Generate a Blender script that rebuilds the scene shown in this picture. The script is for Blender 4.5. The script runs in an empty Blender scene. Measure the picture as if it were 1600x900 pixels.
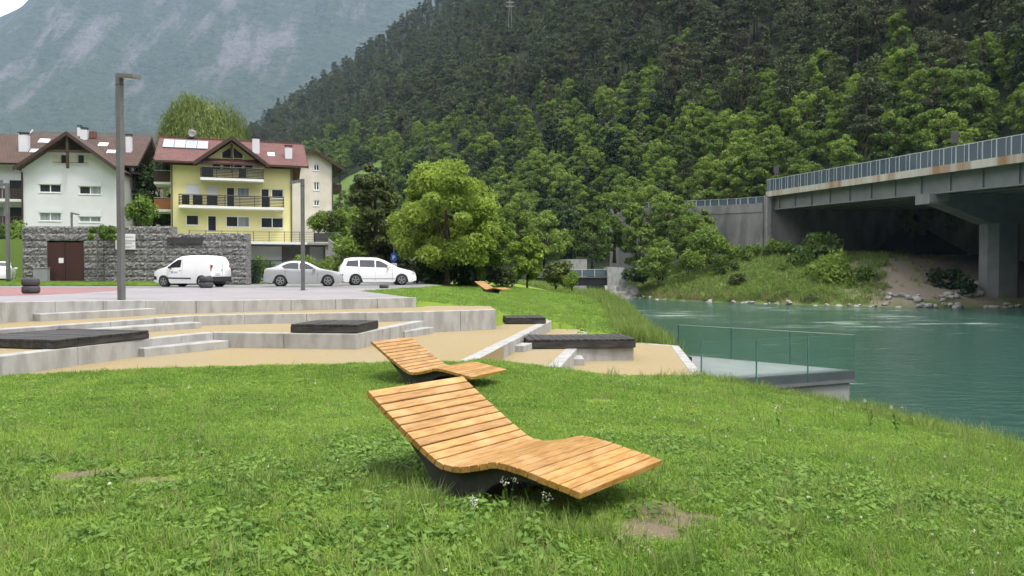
import bpy, bmesh, math, random
import numpy as np
from mathutils import Vector, Matrix
random.seed(7); RNG = np.random.default_rng(11)
SC = bpy.context.scene; COL = SC.collection
R = math.radians
# ------------------------------------------------------------------ camera (eye at the origin, horizon at photo row 425)
F = 1250.0; PITCH = math.atan(25 / F)
cam = bpy.data.cameras.new('camera'); cam.sensor_width = 36; cam.lens = 36 * F / 1600
cam.clip_start = 0.05; cam.clip_end = 8000
camo = bpy.data.objects.new('camera', cam); COL.objects.link(camo)
camo.location = (0, 0, 0); camo.rotation_euler = (math.pi / 2 - PITCH, 0, 0); SC.camera = camo
# ------------------------------------------------------------------ sky and sun (bright overcast)
SUN_DIR = Vector((0.30, -0.30, 0.90)).normalized()
w = bpy.data.worlds.new('World'); SC.world = w; w.use_nodes = True
nt = w.node_tree; nt.nodes.clear()
sky = nt.nodes.new('ShaderNodeTexSky'); sky.sky_type = 'NISHITA'; sky.sun_disc = False
sky.sun_elevation = math.asin(SUN_DIR.z); sky.sun_rotation = math.atan2(SUN_DIR.x, SUN_DIR.y)
sky.air_density = 1.0; sky.dust_density = 4.0; sky.ozone_density = 1.0
hsv = nt.nodes.new('ShaderNodeHueSaturation'); hsv.inputs['Saturation'].default_value = 0.28
mixc = nt.nodes.new('ShaderNodeMixRGB'); mixc.inputs[0].default_value = 0.55
mixc.inputs[2].default_value = (9.6, 9.5, 9.3, 1)      # even cloud layer
bg = nt.nodes.new('ShaderNodeBackground'); bg.inputs['Strength'].default_value = 0.13
wo = nt.nodes.new('ShaderNodeOutputWorld')
nt.links.new(sky.outputs[0], hsv.inputs['Color']); nt.links.new(hsv.outputs[0], mixc.inputs[1])
nt.links.new(mixc.outputs[0], bg.inputs[0]); nt.links.new(bg.outputs[0], wo.inputs[0])
sl = bpy.data.lights.new('sun', 'SUN'); sl.energy = 1.5; sl.angle = R(12); sl.color = (1, .94, .84)
so = bpy.data.objects.new('sun', sl); COL.objects.link(so); so.location = (30, -30, 60)
so.rotation_euler = SUN_DIR.to_track_quat('Z', 'Y').to_euler()
SC.view_settings.view_transform = 'Standard'; SC.view_settings.look = 'None'
SC.view_settings.exposure = 1.24; SC.view_settings.gamma = 1; SC.view_settings.use_curve_mapping = False
SC.render.engine = 'CYCLES'
cy = SC.cycles; cy.use_denoising = True; cy.max_bounces = 8; cy.diffuse_bounces = 3; cy.glossy_bounces = 3
cy.transmission_bounces = 4; cy.transparent_max_bounces = 12; cy.volume_bounces = 1
cy.use_adaptive_sampling = True; cy.adaptive_threshold = 0.015; cy.caustics_reflective = False; cy.caustics_refractive = False
# ------------------------------------------------------------------ pixel helpers
CP, SP = math.cos(PITCH), math.sin(PITCH)
def ray(px, py):
    a = (px - 800) / F; v = -(py - 450) / F
    return Vector((a, CP + SP * v, -SP + CP * v))
def atY(px, py, Y):
    r = ray(px, py); return r * (Y / r.y)
def atz(px, py, z):
    r = ray(px, py); return r * (z / r.z)
def proj(p):
    yc = CP * p[1] - SP * p[2]; zc = SP * p[1] + CP * p[2]
    return 800 + F * p[0] / yc, 450 - F * zc / yc
# ------------------------------------------------------------------ materials
MATS = {}
def base_mat(name):
    m = bpy.data.materials.new(name); m.use_nodes = True; MATS[name] = m
    t = m.node_tree; b = t.nodes['Principled BSDF']; return m, t, b
def pm(name, c1, c2=None, scale=4., rough=.7, bump=0., bscale=None, metal=0., detail=6., spec=.4, coord='Object', stretch=None, lo=.35, hi=.65, c3=None, s3=.6, stain=None):
    """principled material whose colour wanders between c1 and c2; optional third slow tone, fine relief"""
    m, t, b = base_mat(name); N, Lk = t.nodes, t.links
    b.inputs['Roughness'].default_value = rough; b.inputs['Metallic'].default_value = metal
    b.inputs['Specular IOR Level'].default_value = spec
    tc = N.new('ShaderNodeTexCoord') if coord != 'World' else N.new('ShaderNodeNewGeometry')
    vec = tc.outputs[coord] if coord != 'World' else tc.outputs['Position']
    if stretch:
        mp = N.new('ShaderNodeMapping'); mp.inputs['Scale'].default_value = stretch
        Lk.new(vec, mp.inputs[0]); vec = mp.outputs[0]
    c2 = c2 or tuple(x * .75 for x in c1)
    n = N.new('ShaderNodeTexNoise'); n.inputs['Scale'].default_value = scale; n.inputs['Detail'].default_value = detail
    Lk.new(vec, n.inputs['Vector'])
    cr = N.new('ShaderNodeValToRGB'); cr.color_ramp.elements[0].position = lo; cr.color_ramp.elements[1].position = hi
    cr.color_ramp.elements[0].color = (*c2, 1); cr.color_ramp.elements[1].color = (*c1, 1)
    Lk.new(n.outputs[0], cr.inputs[0]); out = cr.outputs[0]
    if c3:
        n3 = N.new('ShaderNodeTexNoise'); n3.inputs['Scale'].default_value = s3; n3.inputs['Detail'].default_value = 4
        Lk.new(vec, n3.inputs['Vector'])
        r3 = N.new('ShaderNodeValToRGB'); r3.color_ramp.elements[0].position = .48; r3.color_ramp.elements[1].position = .66
        Lk.new(n3.outputs[0], r3.inputs[0])
        mx = N.new('ShaderNodeMixRGB'); Lk.new(r3.outputs[0], mx.inputs[0]); Lk.new(out, mx.inputs[1])
        mx.inputs[2].default_value = (*c3, 1); out = mx.outputs[0]
    Lk.new(out, b.inputs['Base Color'])
    if bump:
        nb = N.new('ShaderNodeTexNoise'); nb.inputs['Scale'].default_value = bscale or scale * 4; nb.inputs['Detail'].default_value = 5
        Lk.new(vec, nb.inputs['Vector'])
        bp = N.new('ShaderNodeBump'); bp.inputs['Strength'].default_value = bump; bp.inputs['Distance'].default_value = .02
        Lk.new(nb.outputs[0], bp.inputs['Height']); Lk.new(bp.outputs[0], b.inputs['Normal'])
    return m
def leafmat(name, ca, cb, trans=.35, rough=.55, patch=.25, cc=None):
    """leaf: per-leaf tint attribute, slow variation over the crown, per-plant variation, some light shining through"""
    m, t, b = base_mat(name); N, Lk = t.nodes, t.links
    at = N.new('ShaderNodeAttribute'); at.attribute_name = 'tint'
    geo = N.new('ShaderNodeNewGeometry'); n = N.new('ShaderNodeTexNoise'); n.inputs['Scale'].default_value = patch
    n.inputs['Detail'].default_value = 3; Lk.new(geo.outputs['Position'], n.inputs['Vector'])
    oi = N.new('ShaderNodeObjectInfo')
    a1 = N.new('ShaderNodeMath'); a1.operation = 'MULTIPLY_ADD'; Lk.new(at.outputs['Fac'], a1.inputs[0]); a1.inputs[1].default_value = .45
    a2 = N.new('ShaderNodeMath'); a2.operation = 'MULTIPLY_ADD'; Lk.new(n.outputs[0], a2.inputs[0]); a2.inputs[1].default_value = .9
    a2.inputs[2].default_value = -.45; Lk.new(a2.outputs[0], a1.inputs[2])
    a3 = N.new('ShaderNodeMath'); a3.operation = 'MULTIPLY_ADD'; Lk.new(oi.outputs['Random'], a3.inputs[0]); a3.inputs[1].default_value = .55
    Lk.new(a1.outputs[0], a3.inputs[2])
    cr = N.new('ShaderNodeValToRGB'); e = cr.color_ramp.elements; e[0].position = .05; e[1].position = .95
    e[0].color = (*ca, 1); e[1].color = (*cb, 1)
    if cc:
        x = e.new(.55); x.color = (*cc, 1)
    Lk.new(a3.outputs[0], cr.inputs[0]); Lk.new(cr.outputs[0], b.inputs['Base Color'])
    b.inputs['Roughness'].default_value = rough; b.inputs['Specular IOR Level'].default_value = .25
    tr = N.new('ShaderNodeBsdfTranslucent'); Lk.new(cr.outputs[0], tr.inputs[0])
    mx = N.new('ShaderNodeMixShader'); mx.inputs[0].default_value = trans
    Lk.new(b.outputs[0], mx.inputs[1]); Lk.new(tr.outputs[0], mx.inputs[2]); Lk.new(mx.outputs[0], N['Material Output'].inputs[0])
    return m
def glassmat(name, tint, refl=.12, opaque=None, op=0.):
    """thin pane: tinted see-through plus mirror sheen by angle; op mixes in a dull body colour"""
    m, t, b = base_mat(name); N, Lk = t.nodes, t.links
    tr = N.new('ShaderNodeBsdfTransparent'); tr.inputs[0].default_value = (*tint, 1)
    gl = N.new('ShaderNodeBsdfGlossy'); gl.inputs['Roughness'].default_value = .02
    fr = N.new('ShaderNodeLayerWeight'); fr.inputs[0].default_value = refl
    mx = N.new('ShaderNodeMixShader'); Lk.new(fr.outputs['Fresnel'], mx.inputs[0]); Lk.new(tr.outputs[0], mx.inputs[1]); Lk.new(gl.outputs[0], mx.inputs[2])
    last = mx.outputs[0]
    if op:
        df = N.new('ShaderNodeBsdfDiffuse'); df.inputs[0].default_value = (*opaque, 1)
        m2 = N.new('ShaderNodeMixShader'); m2.inputs[0].default_value = op; Lk.new(last, m2.inputs[1]); Lk.new(df.outputs[0], m2.inputs[2]); last = m2.outputs[0]
    Lk.new(last, N['Material Output'].inputs[0]); return m
# ------------------------------------------------------------------ mesh builder
class MB:
    def __init__(s): s.v = []; s.f = []
    def add(s, vs, fs):
        o = len(s.v); s.v += [tuple(x) for x in vs]; s.f += [tuple(i + o for i in f) for f in fs]; return s
    def box(s, c, d, rz=0., M=None, ch=0.):
        hx, hy, hz = d[0] / 2, d[1] / 2, d[2] / 2
        vs = [Vector((x, y, z)) for z in (-hz, hz) for (x, y) in ((-hx, -hy), (hx, -hy), (hx, hy), (-hx, hy))]
        m = M or Matrix.Rotation(rz, 3, 'Z')
        return s.add([m @ v + Vector(c) for v in vs], [(3, 2, 1, 0), (4, 5, 6, 7), (0, 1, 5, 4), (1, 2, 6, 5), (2, 3, 7, 6), (3, 0, 4, 7)])
    def b2(s, x0, x1, y0, y1, z0, z1): return s.box(((x0 + x1) / 2, (y0 + y1) / 2, (z0 + z1) / 2), (abs(x1 - x0), abs(y1 - y0), abs(z1 - z0)))
    def prism(s, poly, z0, z1):
        n = len(poly); A = sum(poly[i][0] * poly[(i + 1) % n][1] - poly[(i + 1) % n][0] * poly[i][1] for i in range(n))
        if A < 0: poly = poly[::-1]
        zt = z1 if hasattr(z1, '__len__') else [z1] * n
        if A < 0 and hasattr(z1, '__len__'): zt = list(zt)[::-1]
        vs = [(p[0], p[1], z0) for p in poly] + [(p[0], p[1], zt[i]) for i, p in enumerate(poly)]
        return s.add(vs, [tuple(range(n - 1, -1, -1)), tuple(range(n, 2 * n))] + [(i, (i + 1) % n, n + (i + 1) % n, n + i) for i in range(n)])
    def slab(s, poly3, t):
        """3D polygon given thickness t along its normal"""
        P = [Vector(p) for p in poly3]; n = (P[1] - P[0]).cross(P[2] - P[0]).normalized() * t; k = len(P)
        return s.add(P + [p - n for p in P], [tuple(range(k)), tuple(range(2 * k - 1, k - 1, -1))] + [(i, k + i, k + (i + 1) % k, (i + 1) % k) for i in range(k)])
    def tube(s, pts, rad, n=8, cap=True):
        P = [Vector(p) for p in pts]; rr = rad if hasattr(rad, '__len__') else [rad] * len(P); o = len(s.v); up = Vector((0, 0, 1))
        for i, p in enumerate(P):
            t = (P[min(i + 1, len(P) - 1)] - P[max(i - 1, 0)]).normalized()
            a = t.cross(up if abs(t.z) < .9 else Vector((1, 0, 0))).normalized(); b = t.cross(a)
            s.v += [tuple(p + (a * math.cos(q) + b * math.sin(q)) * rr[i]) for q in [2 * math.pi * k / n for k in range(n)]]
        for i in range(len(P) - 1):
            for k in range(n):
                s.f.append((o + i * n + k, o + i * n + (k + 1) % n, o + (i + 1) * n + (k + 1) % n, o + (i + 1) * n + k))
        if cap: s.f.append(tuple(o + k for k in range(n))[::-1]); s.f.append(tuple(o + (len(P) - 1) * n + k for k in range(n)))
        return s
    def lathe(s, prof, n=20, M=None):
        o = len(s.v); m = M or Matrix.Identity(4)
        for r, z in prof:
            s.v += [tuple(m @ Vector((r * math.cos(2 * math.pi * k / n), r * math.sin(2 * math.pi * k / n), z))) for k in range(n)]
        for i in range(len(prof) - 1):
            for k in range(n): s.f.append((o + i * n + k, o + i * n + (k + 1) % n, o + (i + 1) * n + (k + 1) % n, o + (i + 1) * n + k))
        s.f.append(tuple(o + k for k in range(n))[::-1]); s.f.append(tuple(o + (len(prof) - 1) * n + k for k in range(n)))
        return s
    def mesh(s, name, smooth=False):
        me = bpy.data.meshes.new(name); me.from_pydata(s.v, [], s.f); me.update()
        if smooth: me.shade_smooth()
        return me
    def build(s, name, mat, parent=None, smooth=False):
        return mk(name, s.mesh(name, smooth), mat, parent)
def mk(name, me, mat, parent=None, loc=None):
    o = bpy.data.objects.new(name, me); COL.objects.link(o)
    if mat is not None:
        m = MATS[mat] if isinstance(mat, str) else mat
        if len(me.materials) == 0: me.materials.append(m)
    if parent is not None: o.parent = parent
    if loc is not None: o.location = loc
    return o
def tag(o, label=None, cat=None, group=None, kind=None):
    if label: o['label'] = label
    if cat: o['category'] = cat
    if group: o['group'] = group
    if kind: o['kind'] = kind
    return o
def thing(name, label, cat, loc=(0, 0, 0), rz=0., group=None):
    o = bpy.data.objects.new(name, None); COL.objects.link(o); o.empty_display_size = .2
    o.location = loc; o.rotation_euler = (0, 0, rz); return tag(o, label, cat, group)
def copy_tree(o, parent=None):
    c = o.copy(); COL.objects.link(c)
    if parent is not None: c.parent = parent
    for ch in list(o.children): copy_tree(ch, c)
    return c
def struct(o): o['kind'] = 'structure'; return o
def bevel(o, w=.01, seg=1):
    m = o.modifiers.new('bevel', 'BEVEL'); m.width = w; m.segments = seg; m.limit_method = 'ANGLE'; return o
def inside(poly, x, y):
    c = False; n = len(poly); j = n - 1
    for i in range(n):
        xi, yi = poly[i]; xj, yj = poly[j]
        if (yi > y) != (yj > y) and x < (xj - xi) * (y - yi) / (yj - yi) + xi: c = not c
        j = i
    return c
def npin(poly, X, Y):
    c = np.zeros(X.shape, bool); n = len(poly); j = n - 1
    for i in range(n):
        xi, yi = poly[i]; xj, yj = poly[j]
        with np.errstate(divide='ignore', invalid='ignore'):
            k = ((yi > Y) != (yj > Y)) & (X < (xj - xi) * (Y - yi) / (yj - yi + 1e-12) + xi)
        c ^= k; j = i
    return c
def sheet(name, poly, zf, step, mat, kind='structure'):
    """flat polygon cut into cells so its height can follow zf(x, y)"""
    bm = bmesh.new(); bm.faces.new([bm.verts.new((p[0], p[1], 0)) for p in poly])
    xs = [p[0] for p in poly]; ys = [p[1] for p in poly]
    for lo, hi, ax in ((min(xs), max(xs), 0), (min(ys), max(ys), 1)):
        k = math.floor(lo / step) * step + step
        while k < hi:
            co = [0, 0, 0]; co[ax] = k; no = [0, 0, 0]; no[ax] = 1
            bmesh.ops.bisect_plane(bm, geom=bm.verts[:] + bm.edges[:] + bm.faces[:], plane_co=co, plane_no=no); k += step
    for v in bm.verts: v.co.z = zf(v.co.x, v.co.y)
    bmesh.ops.recalc_face_normals(bm, faces=bm.faces[:])
    me = bpy.data.meshes.new(name); bm.to_mesh(me); bm.free()
    if me.polygons and me.polygons[0].normal.z < 0: me.flip_normals()
    o = mk(name, me, mat); o['kind'] = kind; return o
def grid_mesh(name, xs, ys, Z, keep=None):
    nx, ny = len(xs), len(ys); XX, YY = np.meshgrid(xs, ys)
    V = np.stack([XX.ravel(), YY.ravel(), Z.ravel()], 1); i = np.arange(nx * ny).reshape(ny, nx)
    Q = np.stack([i[:-1, :-1], i[:-1, 1:], i[1:, 1:], i[1:, :-1]], -1).reshape(-1, 4)
    if keep is not None: Q = Q[keep[:-1, :-1].ravel()]
    return np_mesh(name, V, Q, smooth=True)
def np_mesh(name, V, Q, tint=None, smooth=False):
    me = bpy.data.meshes.new(name); k = Q.shape[1]
    me.vertices.add(len(V)); me.vertices.foreach_set('co', np.asarray(V, np.float32).ravel())
    me.loops.add(Q.size); me.loops.foreach_set('vertex_index', Q.astype(np.int32).ravel())
    me.polygons.add(len(Q)); me.polygons.foreach_set('loop_start', np.arange(0, Q.size, k, dtype=np.int32))
    if smooth: me.polygons.foreach_set('use_smooth', np.ones(len(Q), bool))
    me.update(calc_edges=True)
    if tint is not None:
        a = me.attributes.new('tint', 'FLOAT', 'FACE'); a.data.foreach_set('value', np.asarray(tint, np.float32))
    return me
def vnoise(x, y, s=1., seed=0):
    """smooth value noise for numpy arrays"""
    x = np.asarray(x, float) / s; y = np.asarray(y, float) / s
    xi = np.floor(x).astype(int); yi = np.floor(y).astype(int); fx = x - xi; fy = y - yi
    h = lambda a, b: (np.sin(a * 127.1 + b * 311.7 + seed * 74.7) * 43758.5453) % 1.0
    u = fx * fx * (3 - 2 * fx); v = fy * fy * (3 - 2 * fy)
    return (h(xi, yi) * (1 - u) + h(xi + 1, yi) * u) * (1 - v) + (h(xi, yi + 1) * (1 - u) + h(xi + 1, yi + 1) * u) * v
def fbm(x, y, s, oct=4, seed=0):
    r = 0; a = .5
    for k in range(oct): r = r + a * vnoise(x, y, s / 2 ** k, seed + k); a *= .5
    return r
# ------------------------------------------------------------------ material list
pm('concrete', (.36, .355, .345), (.295, .29, .28), 4., .85, .25, 40, c3=(.25, .245, .235), s3=3.2, lo=.3, hi=.6, stretch=(1, 1, .35))
pm('concrete_old', (.30, .295, .28), (.20, .195, .185), .5, .9, .3, 8, c3=(.13, .125, .115), s3=.35, stretch=(1, 1, .4))
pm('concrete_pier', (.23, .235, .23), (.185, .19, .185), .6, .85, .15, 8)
pm('gravel', (.335, .262, .138), (.255, .20, .105), 30, .95, .6, 160, c3=(.29, .235, .14), s3=.5, coord='World')
pm('paving', (.27, .25, .265), (.235, .22, .23), 3, .8, .2, 120, c3=(.21, .20, .21), s3=.35, coord='World')
pm('red_paving', (.27, .135, .135), (.22, .115, .115), 3, .85, .15, 120, coord='World')
pm('asphalt', (.21, .21, .205), (.16, .16, .16), 2, .85, .2, 150, coord='World')
pm('black_timber', (.034, .031, .030), (.014, .013, .013), 3, .6, .4, 30, stretch=(1, 6, 6), c3=(.05, .045, .042), s3=1.5)
pm('steel_dark', (.058, .053, .053), (.038, .035, .036), 6, .55, .1, metal=.2)
pm('steel_grey', (.17, .17, .165), (.14, .14, .135), 3, .5, .05, metal=.3)
pm('steel_pale', (.60, .62, .63), (.52, .54, .55), 3, .45, .05, metal=.3)
pm('render_white', (.60, .605, .64), (.54, .545, .575), .4, .9, .1, 20)
pm('render_cream', (.62, .58, .52), (.52, .47, .41), .5, .9, .1, 20)
pm('render_yellow', (.66, .61, .30), (.60, .55, .26), .3, .9, .1, 20)
pm('white_paint', (.70, .70, .70), (.64, .64, .64), 2, .5)
pm('plastic_white', (.75, .76, .78), (.70, .71, .73), 2, .4)
pm('wood_brown', (.055, .032, .022), (.034, .020, .015), 2, .7, .2, stretch=(4, 4, 1))
pm('wood_orange', (.33, .12, .04), (.24, .085, .03), 2, .6, .2, stretch=(1, 1, 6))
pm('gate_wood', (.060, .022, .018), (.040, .016, .013), 2, .65, .2)
def slatwood():
    m, t, b = base_mat('larch'); N, Lk = t.nodes, t.links
    tc = N.new('ShaderNodeTexCoord'); oi = N.new('ShaderNodeObjectInfo')
    mp = N.new('ShaderNodeMapping'); mp.inputs['Scale'].default_value = (9, 1.1, 9)
    ad = N.new('ShaderNodeVectorMath'); ad.operation = 'MULTIPLY_ADD'; Lk.new(oi.outputs['Random'], ad.inputs[0]); ad.inputs[1].default_value = (31, 17, 23)
    Lk.new(tc.outputs['Object'], ad.inputs[2]); Lk.new(ad.outputs[0], mp.inputs[0])
    n = N.new('ShaderNodeTexNoise'); n.inputs['Scale'].default_value = 5; n.inputs['Detail'].default_value = 8; n.inputs['Distortion'].default_value = .6
    Lk.new(mp.outputs[0], n.inputs['Vector'])
    cr = N.new('ShaderNodeValToRGB'); e = cr.color_ramp.elements; e[0].position = .3; e[1].position = .72
    e[0].color = (.235, .106, .024, 1); e[1].color = (.465, .265, .078, 1); x = e.new(.5); x.color = (.375, .194, .048, 1)
    Lk.new(n.outputs[0], cr.inputs[0])
    n2 = N.new('ShaderNodeTexNoise'); n2.inputs['Scale'].default_value = 3.5; n2.inputs['Detail'].default_value = 3; Lk.new(ad.outputs[0], n2.inputs['Vector'])
    r2 = N.new('ShaderNodeValToRGB'); r2.color_ramp.elements[0].position = .5; r2.color_ramp.elements[1].position = .75; Lk.new(n2.outputs[0], r2.inputs[0])
    mx = N.new('ShaderNodeMixRGB'); mx.inputs[2].default_value = (.54, .35, .165, 1); Lk.new(cr.outputs[0], mx.inputs[1])
    ml = N.new('ShaderNodeMath'); ml.operation = 'MULTIPLY'; ml.inputs[1].default_value = .6; Lk.new(r2.outputs[0], ml.inputs[0]); Lk.new(ml.outputs[0], mx.inputs[0])
    mul = N.new('ShaderNodeMixRGB'); mul.blend_type = 'MULTIPLY'; mul.inputs[0].default_value = 1
    mr = N.new('ShaderNodeMapRange'); mr.inputs[3].default_value = .74; mr.inputs[4].default_value = 1.1; Lk.new(oi.outputs['Random'], mr.inputs[0])
    Lk.new(mx.outputs[0], mul.inputs[1]); Lk.new(mr.outputs[0], mul.inputs[2]); Lk.new(mul.outputs[0], b.inputs['Base Color'])
    b.inputs['Roughness'].default_value = .38; b.inputs['Specular IOR Level'].default_value = .5
    bp = N.new('ShaderNodeBump'); bp.inputs['Strength'].default_value = .12; Lk.new(n.outputs[0], bp.inputs['Height']); Lk.new(bp.outputs[0], b.inputs['Normal'])
slatwood()
def rooftile(name, c1, c2):
    m, t, b = base_mat(name); N, Lk = t.nodes, t.links
    tc = N.new('ShaderNodeTexCoord')
    br = N.new('ShaderNodeTexBrick'); br.inputs['Scale'].default_value = 1.; br.inputs['Mortar Size'].default_value = .025
    br.inputs['Brick Width'].default_value = .32; br.inputs['Row Height'].default_value = .36
    br.inputs['Color1'].default_value = (*c1, 1); br.inputs['Color2'].default_value = (*c2, 1); br.inputs['Mortar'].default_value = (*[x * .4 for x in c2], 1)
    mp = N.new('ShaderNodeMapping'); mp.inputs['Rotation'].default_value = (0, 0, 0); Lk.new(tc.outputs['Object'], mp.inputs[0])
    Lk.new(mp.outputs[0], br.inputs[0]); n = N.new('ShaderNodeTexNoise'); n.inputs['Scale'].default_value = 1.3; Lk.new(tc.outputs['Object'], n.inputs['Vector'])
    mx = N.new('ShaderNodeMixRGB'); mx.blend_type = 'MULTIPLY'; mx.inputs[0].default_value = .5; Lk.new(br.outputs[0], mx.inputs[1]); Lk.new(n.outputs[1], mx.inputs[2])
    Lk.new(mx.outputs[0], b.inputs['Base Color']); b.inputs['Roughness'].default_value = .8
    bp = N.new('ShaderNodeBump'); bp.inputs['Strength'].default_value = .5; bp.inputs['Distance'].default_value = .05
    Lk.new(br.outputs[1], bp.inputs['Height']); bp.invert = True; Lk.new(bp.outputs[0], b.inputs['Normal'])
rooftile('roof_red', (.22, .09, .08), (.16, .068, .06)); rooftile('roof_brown', (.125, .07, .05), (.09, .05, .038)); rooftile('roof_grey', (.10, .09, .085), (.075, .07, .065))
def stonemat(name, scale, cols):
    m, t, b = base_mat(name); N, Lk = t.nodes, t.links
    tc = N.new('ShaderNodeTexCoord'); v = N.new('ShaderNodeTexVoronoi'); v.inputs['Scale'].default_value = scale
    mp = N.new('ShaderNodeMapping'); mp.inputs['Scale'].default_value = (1, 1, 1.3); geo = N.new('ShaderNodeNewGeometry')
    Lk.new(geo.outputs['Position'], mp.inputs[0]); Lk.new(mp.outputs[0], v.inputs['Vector'])
    cr = N.new('ShaderNodeValToRGB'); cr.color_ramp.interpolation = 'CONSTANT'
    e = cr.color_ramp.elements; e[0].color = (*cols[0], 1); e[1].position = .25; e[1].color = (*cols[1], 1)
    for i, c in enumerate(cols[2:]): x = e.new(.45 + i * .2); x.color = (*c, 1)
    sp = N.new('ShaderNodeSeparateColor'); Lk.new(v.outputs['Color'], sp.inputs[0]); Lk.new(sp.outputs[0], cr.inputs[0])
    Lk.new(cr.outputs[0], b.inputs['Base Color']); b.inputs['Roughness'].default_value = .85
    v2 = N.new('ShaderNodeTexVoronoi'); v2.feature = 'DISTANCE_TO_EDGE'; v2.inputs['Scale'].default_value = scale; Lk.new(mp.outputs[0], v2.inputs['Vector'])
    bp = N.new('ShaderNodeBump'); bp.inputs['Strength'].default_value = .8; bp.inputs['Distance'].default_value = .06
    mn = N.new('ShaderNodeMath'); mn.operation = 'MINIMUM'; mn.inputs[1].default_value = .25; Lk.new(v2.outputs[0], mn.inputs[0])
    Lk.new(mn.outputs[0], bp.inputs['Height']); Lk.new(bp.outputs[0], b.inputs['Normal'])
stonemat('gabion_stone', 12., [(.10, .098, .096), (.135, .133, .13), (.17, .168, .162), (.26, .255, .245)])
stonemat('dry_stone', 2.2, [(.11, .107, .10), (.15, .147, .14), (.19, .185, .17), (.23, .225, .205)])
pm('rock', (.36, .345, .32), (.22, .21, .195), 1.6, .9, .5, 8)
pm('car_white', (.78, .79, .80), (.76, .77, .78), 1, .22, spec=.6); pm('car_silver', (.44, .445, .46), (.42, .425, .44), 1, .28, metal=.4, spec=.6)
pm('rubber', (.030, .030, .033), (.020, .020, .022), 6, .75, .2); pm('rubber_old', (.065, .062, .068), (.040, .038, .042), 3, .8, .4, 30)
pm('rim', (.42, .42, .43), (.35, .35, .36), 3, .3, metal=.7); pm('black_plastic', (.03, .03, .033), (.022, .022, .024), 4, .6)
pm('tail_red', (.45, .02, .02), (.35, .015, .015), 3, .2); pm('lamp_glass', (.65, .67, .70), (.5, .52, .55), 5, .12)
pm('plate', (.7, .7, .68), (.45, .45, .45), 14, .5); pm('sign_blue', (.02, .07, .33), (.015, .06, .28), 3, .5)
pm('logo_blue', (.05, .22, .42), (.03, .16, .34), 3, .5); pm('print_grey', (.30, .31, .33), (.24, .25, .27), 3, .6)
pm('car_glass', (.022, .026, .030), (.015, .018, .02), 2, .05, spec=.8); pm('win_glass', (.030, .034, .040), (.018, .02, .024), .7, .06, spec=.7)
pm('win_curtain', (.26, .29, .31), (.16, .18, .19), 1.2, .3, stretch=(5, 1, .3)); pm('solar', (.34, .40, .45), (.26, .31, .36), .6, .08, spec=.8)
pm('skylight', (.75, .78, .82), (.65, .68, .72), 1, .1, spec=.8); pm('blind', (.60, .61, .66), (.55, .56, .61), 1, .6, stretch=(.2, .2, 20))
pm('pylon', (.5, .5, .5), (.45, .45, .45), 1, .5)
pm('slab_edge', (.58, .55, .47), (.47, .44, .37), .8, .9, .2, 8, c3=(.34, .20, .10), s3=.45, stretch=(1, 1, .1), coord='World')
pm('fence_green', (.015, .045, .035), (.01, .03, .025), 3, .6); pm('box_grey', (.24, .26, .26), (.21, .225, .225), 2, .6)
pm('bark', (.085, .062, .045), (.045, .034, .026), 6, .95, .6, 20, stretch=(3, 3, .6)); pm('bark_pine', (.10, .065, .05), (.055, .042, .036), 2, .95, .4, 6, stretch=(2, 2, .5))
pm('deck_metal', (.16, .16, .17), (.135, .135, .142), 1.5, .55, .1, metal=.3); pm('deck_top', (.21, .22, .217), (.175, .185, .182), 1.4, .7, .1, coord='World')
pm('black_steel', (.018, .018, .02), (.012, .012, .013), 1, .5)
pm('picket', (.72, .72, .71), (.66, .66, .65), 2, .6); pm('petal', (.60, .61, .50), (.48, .50, .36), 4, .6); pm('purple', (.22, .16, .42), (.16, .11, .34), 4, .6)
glassmat('balustrade', (.92, .97, .95), .12, (.30, .42, .40), .03); glassmat('noise_panel', (.40, .46, .50), .25, (.16, .21, .25), .55)
pm('glass_edge', (.05, .16, .13), (.03, .11, .09), 3, .15, spec=.8)
leafmat('leaf_lime', (.105, .180, .026), (.350, .450, .070), .45, patch=.45); leafmat('leaf_mid', (.058, .110, .020), (.230, .325, .055), .40, patch=.10)
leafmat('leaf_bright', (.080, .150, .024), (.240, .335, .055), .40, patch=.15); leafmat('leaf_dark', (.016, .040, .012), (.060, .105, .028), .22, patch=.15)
leafmat('leaf_olive', (.045, .070, .018), (.120, .150, .040), .25, patch=.3); leafmat('needle', (.028, .046, .018), (.110, .135, .052), .12, .7, patch=.05)
leafmat('needle_brown', (.042, .050, .024), (.105, .112, .052), .12, .7, patch=.05); leafmat('leaf_willow', (.085, .125, .028), (.185, .240, .062), .35, patch=.3)
leafmat('blade', (.100, .200, .028), (.330, .440, .085), .45, .5, patch=.7, cc=(.195, .325, .046)); leafmat('blade_tall', (.110, .180, .035), (.270, .350, .090), .40, .6, patch=.8)
leafmat('weed', (.075, .160, .026), (.200, .320, .058), .38, .5, patch=1.); leafmat('blade_dry', (.18, .16, .07), (.33, .29, .14), .25, .7)
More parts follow.
